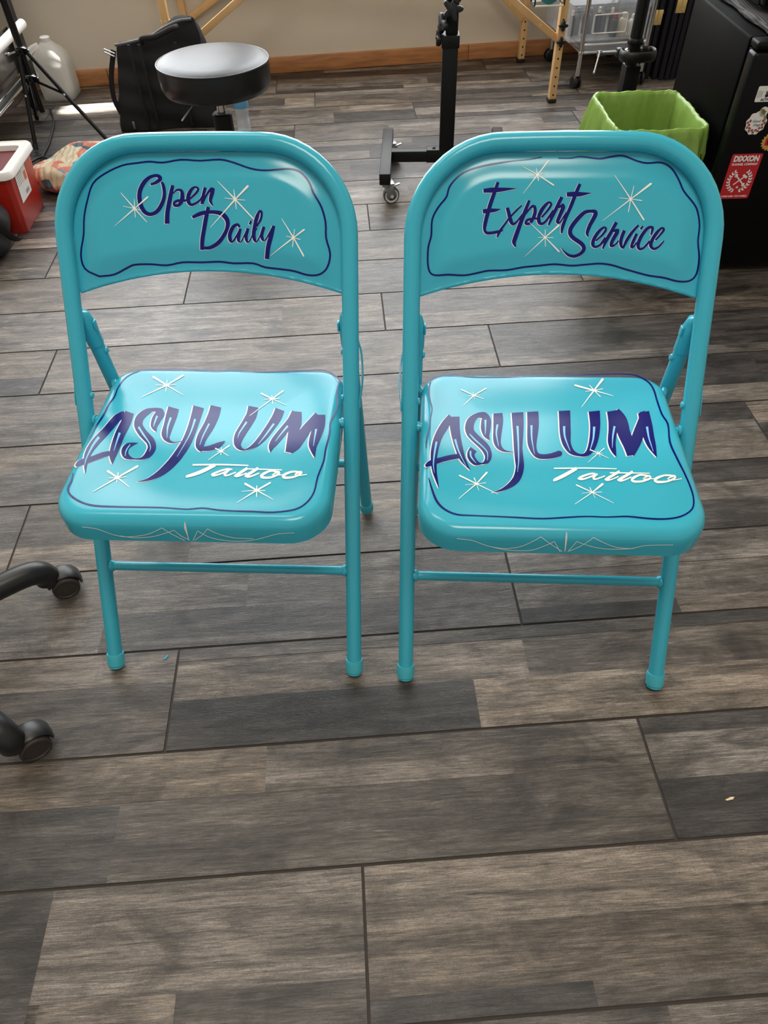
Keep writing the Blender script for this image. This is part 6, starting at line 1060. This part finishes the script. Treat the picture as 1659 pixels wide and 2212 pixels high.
# ---------------------------------------------------------------- mini fridge with stickers
FZ = (1.012, 1.94, 0); FR = -.057
t = thing('mini_fridge', 'black mini fridge covered with stickers at the right edge', 'fridge', FZ, FR)
FB = mat('fridge_enamel', (7, 6.5, 6.5), .45, bump=.10, bscale=400, spec=.04); FD = mat('fridge_door_gloss', (5, 5, 6), .30, spec=.2)
b = MB(); b.box((.24, .225, .308), (.48, .43, .576), bev=.006); b.box((.24, .20, .012), (.40, .36, .024)); b.build('cabinet', FB, t)
b = MB(); b.box((.24, -.024, .300), (.482, .050, .555), bev=.010, seg=3); b.build('door', FD, t)
b = MB(); b.box((.24, -.023, .590), (.482, .046, .018), bev=.005); b.build('top_trim', FD, t)
b = MB(); b.box((.24, .0035, .30), (.468, .007, .55)); b.build('door_gasket', RUBB, t)
SR = mat('sticker_red', (188, 34, 44), .35); SW = mat('sticker_white', (228, 226, 222), .4); SK = mat('sticker_black', (22, 22, 24), .4); SG = mat('sticker_olive', (140, 128, 70), .5); SB = mat('sticker_brick', (150, 62, 52), .5); SY = mat('sticker_gold', (196, 150, 70), .5)
YF = -.0494
def SM(x, z, e=0): return Matrix.Translation((x, YF-.0006-e, z)) @ Matrix.Rotation(R(90), 4, 'X')
def plate(b, outline, x, z, e, rot=0):
    c, s = math.cos(rot), math.sin(rot); b.add([(x+c*p[0]-s*p[1], YF-e, z+s*p[0]+c*p[1]) for p in outline], [list(range(len(outline)))])
def leaf(L, w): return [(0, 0), (L*.3, w*.5), (L*.65, w*.45), (L, 0), (L*.65, -w*.45), (L*.3, -w*.5)]
def rr2(w, h, r): return [(x, y) for x, y in rrect(w/2, -h/2, h/2, r, r, 5, 1)]
cx, cz = .0635, .2850
b = MB(); plate(b, rr2(.081, .119, .004), cx, cz, .0004); b.cur = 1
b.text('DIXXON', SM(cx, cz+.0465, .0004), .0195, .055, 0, .86); b.text('FLANNEL COMPANY', SM(cx, cz+.0325, .0004), .0078, .04, 0, .94); b.text('WORK HARD \u00b7 STAY HUMBLE', SM(cx, cz-.0525, .0004), .0058, .04, 0, .88)
wz = cz-.010
for k in range(9):
    for sd in (-1, 1):
        a = R(-90+sd*(14+k*15.5)); rr = .0285
        for io in (-1, 1): plate(b, leaf(.0085, .0042), cx+rr*math.cos(a), wz+rr*math.sin(a), .0010, a+sd*R(90)+io*R(38)*(-sd))
def bar(p, q, w, e):
    p = Vector((p[0], p[1])); q = Vector((q[0], q[1])); d = (q-p).normalized(); n = Vector((-d.y, d.x))*w/2
    plate(b, [tuple(p-n), tuple(q-n), tuple(q+n), tuple(p+n)], cx, wz, e)
bar((.013, -.010), (-.011, .012), .0035, .0010); bar((-.013, -.011), (.012, .011), .0034, .0012); bar((.006, .015), (.018, .007), .0062, .0013)
for s, (px, pz) in ((1, (-.0125, .0135)), (1, (.0145, -.0115))):
    b.add([(cx+px+.0048*math.cos(R(a)), YF-.0011, wz+pz+.0048*math.sin(R(a))) for a in range(-130+(180 if px > 0 else 0), 181-40+(180 if px > 0 else 0), 20)], [list(range(len(range(-130, 141, 20))))])
plate(b, [((.0048 if i % 2 == 0 else .002)*math.sin(R(36*i)), (.0048 if i % 2 == 0 else .002)*math.cos(R(36*i))) for i in range(10)], cx, wz-.018, .0010)
o = b.build('sticker', [SR, SW], t, 0); o['label'] = 'red rectangular sticker with a white wreath'
cx2, cz2 = .0685, .4872
b = MB(); plate(b, rr2(.070, .036, .003), cx2, cz2, .0004); b.cur = 1
b.text('CLAP', SM(cx2, cz2+.0125, .0004), .0085, .03); b.text('ACTIVATED', SM(cx2, cz2-.0132, .0004), .0078, .035)
for k in range(4): plate(b, [( -.018-.0035*k+.0016*math.cos(R(a))*0-(.010+.003*k)*0+(-.004)*math.cos(R(a*.9)), (.0065+.0007*k)*math.sin(R(a))) for a in (-80, -40, 0, 40, 80)]+[(-.0187-.0035*k+(-.004)*math.cos(R(a*.9)), (.0065+.0007*k)*math.sin(R(a))) for a in (80, 40, 0, -40, -80)], cx2, cz2, .0009)
for rz_, (hx, hz) in ((.5, (-.007, -.002)), (-.1, (.005, .000))):
    plate(b, [(x*.006, y*.0045) for x, y in ((-1, -1), (1, -1), (1.1, .6), (-1.1, .6))], cx2+hx, cz2+hz, .0009, rz_)
    for q in range(4): plate(b, rr2(.0024, .008, .001), cx2+hx-.0045+.003*q, cz2+hz+.006-abs(q-1.5)*.001, .0010, rz_*.5)
    plate(b, rr2(.0026, .007, .001), cx2+hx+.0075, cz2+hz+.001, .0011, -.9+rz_)
o = b.build('sticker', [SW, SK], t, 0); o['label'] = 'small white sticker with clapping hands'
cx3, cz3 = .0565, .4215
b = MB(); n_ = 48; plate(b, [((.0255+.0014*math.sin(9*a))*math.cos(a), (.0275+.0014*math.sin(9*a))*math.sin(a)) for a in [2*math.pi*i/n_ for i in range(n_)]], cx3, cz3-.002, .0004)
plate(b, [(.011*math.cos(2*math.pi*i/20)+.010, .012*math.sin(2*math.pi*i/20)+.0245) for i in range(20)], cx3, cz3, .0004)
b.cur = 1
for k in range(15): a = R(150+k*15.5); plate(b, leaf(.0085, .0052), cx3+.0195*math.cos(a), cz3-.002+.0195*math.sin(a), .0010, a+R(60 if k % 2 else 130))
b.cur = 2
for a, px, pz in ((.3, .004, .022), (2.2, .014, .018), (-1.2, .016, .016), (2.9, .012, .027)): plate(b, leaf(.014, .007), cx3+px, cz3+pz, .0011, a)
b.cur = 3; b.text('Good', SM(cx3-.001, cz3+.003, .0006), .0085, .0, .3); b.text('Dogs', SM(cx3+.003, cz3-.006, .0006), .0085, .0, .3)
o = b.build('sticker', [SW, SB, SG, SK], t, 0); o['label'] = 'white wreath-shaped sticker with brick-red leaves'
cx4, cz4 = .112, .3735
b = MB(); plate(b, [((.026 if i % 2 else .0215)*math.cos(math.pi*i/18), (.024 if i % 2 else .020)*math.sin(math.pi*i/18)) for i in range(36)], cx4, cz4, .0004); b.cur = 1
plate(b, rr2(.034, .020, .005), cx4+.002, cz4, .0009); b.cur = 2
for k in range(3): plate(b, rr2(.005, .014, .001), cx4-.007+.009*k, cz4, .0012, .15)
o = b.build('sticker', [SY, SR, SK], t, 0); o['label'] = 'gold and red sunburst sticker'

t = thing('mesh_cloth', 'black woven mesh cloth laid on the mini fridge top', 'cloth', FZ, FR)
def mesh_mat():
    m = mat('woven_mesh', (30, 29, 30), .7, spec=.15); nt = m.node_tree; N = nt.nodes; L = nt.links; b = N['Principled BSDF']
    tc = N.new('ShaderNodeTexCoord'); mp = N.new('ShaderNodeMapping'); mp.inputs['Rotation'].default_value = (0, 0, R(45)); L.new(tc.outputs['Object'], mp.inputs[0])
    ck = N.new('ShaderNodeTexChecker'); ck.inputs['Scale'].default_value = 190; ck.inputs['Color1'].default_value = (.004, .004, .004, 1); ck.inputs['Color2'].default_value = (.085, .08, .08, 1); L.new(mp.outputs[0], ck.inputs[0])
    L.new(ck.outputs[0], b.inputs['Base Color']); bp = N.new('ShaderNodeBump'); bp.inputs['Distance'].default_value = .001; L.new(ck.outputs[1], bp.inputs['Height']); L.new(bp.outputs[0], b.inputs['Normal']); return m
rg = []
for zz, ins in ((.5995, .004), (.6005, 0), (.607, -.001), (.612, .004), (.613, .012), (.613, .05), (.612, .12)):
    rg.append([(x+.262+.004*math.sin(31*y), y+.004*math.sin(27*x), zz+(.0025*math.sin(40*x+33*y) if zz > .61 else 0)) for x, y in rrect(.222-ins, -.022+ins, .41-ins, .02, .02, 6, 10)])
MB().rings(rg).build('cloth', mesh_mat(), t, 60)
t = thing('countertop_appliance', 'black boxy appliance with a grey front panel above the mini fridge', 'appliance', FZ, FR)
b = MB(); b.box((.255, .285, .752), (.39, .25, .262), bev=.010); b.build('housing', mat('matte_black_plastic', (12, 12, 13), .5, spec=.25), t)
b = MB(); b.box((.255, .145, .745), (.386, .034, .235), bev=.008); b.build('front_door', FD, t)
b = MB(); b.box((.270, .127, .735), (.30, .008, .165), bev=.004); b.build('window_panel', mat('grey_panel', (58, 56, 56), .3, spec=.3), t)
for x in (.09, .42):
    for y in (.19, .38): MB().cyl((x, y, .6155), (x, y, .622), .012, 14).build('foot', RUBB, t)

# ---------------------------------------------------------------- waste bin with its green liner
t = thing('waste_bin', 'rectangular waste bin with a bright green liner beside the mini fridge', 'bin', (.871, 2.120, 0), -.04)
b = MB(); O_ = rrect(.124, -.150, .150, .035, .035, 6, 5)
b.rings([[(x*k, y*k, zz) for x, y in O_] for zz, k in ((0, .77), (.006, .79), (.20, .885), (.372, .965), (.376, .965), (.372, .955), (.20, .872), (.012, .775))]); b.build('bin_body', mat('grey_bin', (60, 62, 60), .5), t, 50)
def liner_mat():
    m = mat('green_film', (150, 186, 88), .30, bump=1.0, bscale=30, coat=.1, vary=.10, vscale=9); nt = m.node_tree; b = nt.nodes['Principled BSDF']
    tl = nt.nodes.new('ShaderNodeBsdfTranslucent'); tl.inputs[0].default_value = (*lin((150, 190, 84)), 1); mx = nt.nodes.new('ShaderNodeMixShader'); mx.inputs[0].default_value = .34
    nt.links.new(b.outputs[0], mx.inputs[1]); nt.links.new(tl.outputs[0], mx.inputs[2]); nt.links.new(mx.outputs[0], nt.nodes['Material Output'].inputs[0]); return m
rnd = random.Random(4); NN = len(rrect(.126, -.152, .152, .036, .036, 14, 26)); ph = [rnd.uniform(0, 6.28) for _ in range(12)]; rg = []
sides = ((.020, .72, 0, .001), (.10, .76, 0, .0025), (.20, .82, 0, .003), (.30, .875, 0, .003), (.352, .905, 0, .0025), (.376, .930, .2, .0018), (.3835, .955, .4, .0012), (.3850, .985, .6, .0012), (.3830, 1.012, .8, .0016), (.374, 1.026, 1, .0034), (.352, 1.045, 1.4, .005), (.318, 1.062, 2, .008), (.285, 1.085, 2.6, .011), (.255, 1.100, 3.2, .015), (.235, 1.115, 4, .018))
for zz, k, hem, amp in sides:
    o = []
    for i, (x, y) in enumerate(rrect(.126, -.152, .152, .036, .036, 14, 26)):
        s = i/NN*2*math.pi
        w = math.sin(11*s+ph[0]+zz*6)*.5+math.sin(23*s+ph[1]-zz*14)*.45+math.sin(41*s+ph[2]+zz*39)*.35+.35*math.sin(67*s+ph[3]-zz*50)
        fl = 1+.25*smooth(hem/3)*max(0, math.sin(s*1.0+3.5))**4*.35
        nx, ny = x/math.hypot(x, y), y/math.hypot(x, y)
        o.append((min(x*k*fl+nx*amp*w, .134), y*k*fl+ny*amp*w, zz+(.0016*math.sin(9*s+ph[4])+.0008*math.sin(33*s+ph[5]))*(1 if hem else .3)+(hem > 3)*.02*math.sin(4*s+ph[6])+ (hem > 3)*.010*math.sin(13*s+ph[7])))
    rg.append(o)
b = MB(); b.rings(rg, True, False)
b.build('bin_liner', liner_mat(), t, 80)['label'] = 'bright green plastic liner folded over the rim'

# ---------------------------------------------------------------- second post with the clamp, behind the bin
t = thing('armrest_stand', 'black post with a screw clamp behind the green-lined bin', 'stand', (1.035, 2.76, 0))
b = MB(); b.box((0, .02, .012), (.22, .24, .024), bev=.004); b.build('base_plate', BLK, t)
b = MB(); b.box((0, 0, .168), (.052, .052, .288), bev=.003); b.build('lower_post', BLK, t)
b = MB(); b.cyl((-.004, 0, .312), (-.004, 0, .80), .0205, 22); b.lathe([(.0235, 0), (.0265, .004), (.0265, .016), (.0235, .020)], (-.004, 0, .372), 22); b.build('upper_post', BLK, t)
zc = .350
cl = MB(); cl.tube(cr([(.026, -.002, zc), (.050, -.006, zc), (.060, -.030, zc), (.048, -.058, zc), (.018, -.068, zc), (-.018, -.068, zc), (-.046, -.058, zc), (-.056, -.032, zc), (-.050, -.004, zc)], 6), .0110, 12, flat=(1.5, .6)); cl.box((-.052, -.002, zc), (.024, .024, .028), bev=.004); cl.lathe([(.010, 0), (.010, .006), (.006, .008)], (.022, -.002, zc), 14, (-1, 0, 0)); c_ = cl.build('c_clamp', mat('cast_iron', (16, 15, 15), .4), t, 50)
b = MB(); b.cyl((-.125, -.002, zc), (-.026, -.002, zc), .0058, 12); b.lathe([(.009, 0), (.009, .012), (.006, .016)], (-.130, -.002, zc), 12, (1, 0, 0)); b.ball((-.028, -.006, zc+.002), (.012, .012, .012), 14, 8); b.build('clamp_screw', STL, c_)
b = MB(); b.cyl((-.124, -.008, zc+.008), (-.142, -.040, zc-.045), .0032, 10); b.ball((-.1425, -.041, zc-.047), (.0048, .0048, .0048), 10, 6); b.build('tommy_bar', STL, c_)

# ---------------------------------------------------------------- chrome trolley with a clear drawer box
t = thing('chrome_trolley', 'chrome-tube trolley on black casters by the black folding screen', 'trolley', (0, 0, 0))
TX = ((1.082, 3.525), (1.378, 3.548), (1.058, 3.935), (1.352, 3.955))
for x, y in TX:
    b = MB(); b.cyl((x, y, .052), (x, y, .85), .0105, 16); b.lathe([(.0125, 0), (.0135, .003), (.0135, .009), (.0125, .012)], (x, y, .135), 16); b.build('upright', CHR, t)
    M = Matrix.Translation((x, y, 0)) @ Matrix.Rotation(x*9+y*4, 4, 'Z'); c = MB(M); c.cyl((0, 0, .040), (0, 0, .056), .005, 10); c.box((0, 0, .032), (.03, .012, .024), bev=.004); h = c.build('caster', BPL, t)
    w = MB(M)
    for s in (-1, 1): w.lathe([(.004, 0), (.020, 0), (.0255, -.004), (.0265, -.009), (.0255, -.012)], (-.006, s*.0185, .0265), 24, (0, s, 0))
    w.build('wheel', BPL, h)
b = MB()
for zz in (.140, .168):
    r_ = .0065
    for p, q in ((0, 1), (1, 3), (3, 2), (2, 0)): b.tube([(*TX[p], zz), (*TX[q], zz)], r_, 10)
b.build('shelf_rail', CHR, t)
b = MB(); b.add([(*TX[0], .144), (*TX[1], .144), (*TX[3], .144), (*TX[2], .144), (*TX[0], .140), (*TX[1], .140), (*TX[3], .140), (*TX[2], .140)], [[0, 1, 2, 3], [7, 6, 5, 4], [0, 4, 5, 1], [1, 5, 6, 2], [2, 6, 7, 3], [3, 7, 4, 0]]); b.build('shelf_plate', mat('frosted_shelf', (190, 192, 194), .25, metal=.8), t)
BX = Matrix.Translation((1.185, 3.735, .176)) @ Matrix.Rotation(.07, 4, 'Z')
t = thing('storage_drawer', 'clear plastic storage box numbered 6 holding small bottles on the chrome trolley', 'storage box', (1.185, 3.735, .176), .07)
CLR = clear_mat('clear_box_plastic', (190, 198, 208), .16, .12); FROST = clear_mat('frosted_box_plastic', (190, 192, 194), .34, .3)
W_, D_, H_ = .170, .180, .128
b = MB(); b.box((0, 0, .003), (2*W_, 2*D_, .005), bev=.001)
for s in (-1, 1): b.box((s*W_, 0, H_/2), (.004, 2*D_, H_))
b.box((0, D_, H_/2), (2*W_, .004, H_)); b.build('box_body', FROST, t, 30)
b = MB(); b.box((0, -D_, H_/2), (2*W_-.01, .004, H_-.008)); fp = b.build('drawer_front', CLR, t, 30)
b = MB(); b.tube(rr3 if False else [(x-.0, -D_-.0035, H_*.5+y) for x, y in rrect(.075, -.034, .034, .006, .006, 4, 1)], .0022, 8, closed=True); b.build('pull_outline', WPL, fp)
b = MB(); b.text('6', Matrix.Translation((-.118, -D_-.004, .030)) @ Matrix.Rotation(R(90), 4, 'X'), .030, .01); b.build('numeral', WPL, fp, 0)
b = MB(); b.box((0, 0, H_+.006), (2*W_+.016, 2*D_+.016, .010), bev=.003); b.box((0, -D_-.006, H_-.004), (2*W_+.016, .006, .012), bev=.002); b.build('lid', CLR, t, 30)
def small_bottle(x, y, h, r_, body, cap, label, capname='cap'):
    q = BX @ Vector((x, y, .0062)); t = thing('small_bottle', label, 'bottle', q, .07, 'small bottles inside the clear storage box')
    MB().lathe([(r_*.92, 0), (r_, .003), (r_, h*.66), (r_*.8, h*.75), (r_*.45, h*.80), (r_*.45, h*.84)], (0, 0, 0), 18).build('bottle_body', body, t, 50)
    MB().lathe([(r_*.55, h*.80), (r_*.58, h*.82), (r_*.5, h*.98), (r_*.3, h), (0, h)], (0, 0, 0), 16).build('cap', cap, t)
DK = mat('dark_ink_bottle', (44, 46, 52), .3); LT = mat('white_bottle', (226, 222, 212), .4); BE = mat('beige_bottle', (214, 202, 176), .45); RC = mat('red_cap', (176, 46, 44), .4); GC = mat('grey_bottle', (120, 126, 134), .35)
small_bottle(.035, -.150, .088, .0165, DK, RC, 'small black bottle with a red cap in the clear storage box')
small_bottle(.076, -.147, .088, .019, BE, BE, 'small beige bottle beside the red-capped one in the storage box')
small_bottle(.118, -.150, .080, .0175, LT, LT, 'small white printed bottle at the right of the storage box')
for k in range(7):
    small_bottle(-.142+.030*k if k < 5 else (-.142+.030*k), -.10+.018*(k % 2), .096+.006*(k % 3), .0125, (DK, GC)[k % 2], (LT, GC)[k % 2], ('slim dark ink bottle with a pale cap at the back of the clear storage box', 'slim grey ink bottle with a grey cap at the back of the clear storage box')[k % 2])

# ---------------------------------------------------------------- folded black screen with brass hinges
t = thing('folding_screen', 'folded black wooden screen with brass hinges next to the mini fridge', 'screen', (0, 0, 0))
SCR = mat('black_lacquer', (34, 34, 42), .45, spec=.3); prev = None
for k, (x, rz_, y0) in enumerate(((1.408, .02, 3.60), (1.433, .02, 3.60), (1.467, -.02, 3.59), (1.492, -.02, 3.575), (1.519, -.02, 3.575), (1.544, -.02, 3.575), (1.569, -.01, 3.58))):
    M = Matrix.Translation((x, y0, 0)) @ Matrix.Rotation(rz_, 4, 'Z'); b = MB(M); hgt = 1.65
    for yy in (.018, .36): b.box((0, yy, hgt/2+.004), (.020, .036, hgt), bev=.002)
    for zz in (.05, .22, .60, 1.1, 1.62): b.box((0, .19, zz), (.018, .31, .06), bev=.002)
    b.build('panel', SCR, t)
    b = MB(M); b.box((0, .19, .86), (.006, .31, 1.52)); b.build('panel_insert', mat('dark_paper', (58, 56, 54), .8), t)
for x, y, zz in ((1.4205, 3.5985, .243), (1.5055, 3.5735, .290)):
    b = MB(); 
    for s in (-1, 1):
        b.box((x+s*.0115, y-.0015, zz), (.019, .003, .056), bev=.0006); 
        for q in (-1, 1): b.lathe([(.003, 0), (.003, .0008), (0, .0012)], (x+s*.0115, y-.003, zz+q*.016), 10, (0, -1, 0))
    b.cyl((x, y-.003, zz-.028), (x, y-.003, zz+.028), .0028, 10); b.build('hinge', BRASS, t)

# ---------------------------------------------------------------- specks on the floor
def fleck(name, pts, m, label):
    b = MB(); z1 = .0014; n = len(pts); b.add([(x, y, 0.0002) for x, y in pts]+[(x, y, z1) for x, y in pts], [list(range(n))[::-1], list(range(n, 2*n))]+[[i, (i+1) % n, n+(i+1) % n, n+i] for i in range(n)]); tag(b.build(name, m, None, 0), label, 'fleck')
fleck('paper_scrap', [(0.5253, 0.3657), (0.5354, 0.3692), (0.5411, 0.3688), (0.5376, 0.3655), (0.5276, 0.3642)], mat('cream_paper', (226, 204, 170), .7), 'tiny cream paper scrap on the dark plank at lower right')
fleck('paint_flake', [(-0.3831, 0.6843), (-0.3761, 0.6942), (-0.3742, 0.6921), (-0.3783, 0.6858)], TEAL, 'tiny turquoise paint flake on the plank near the left chair foot')
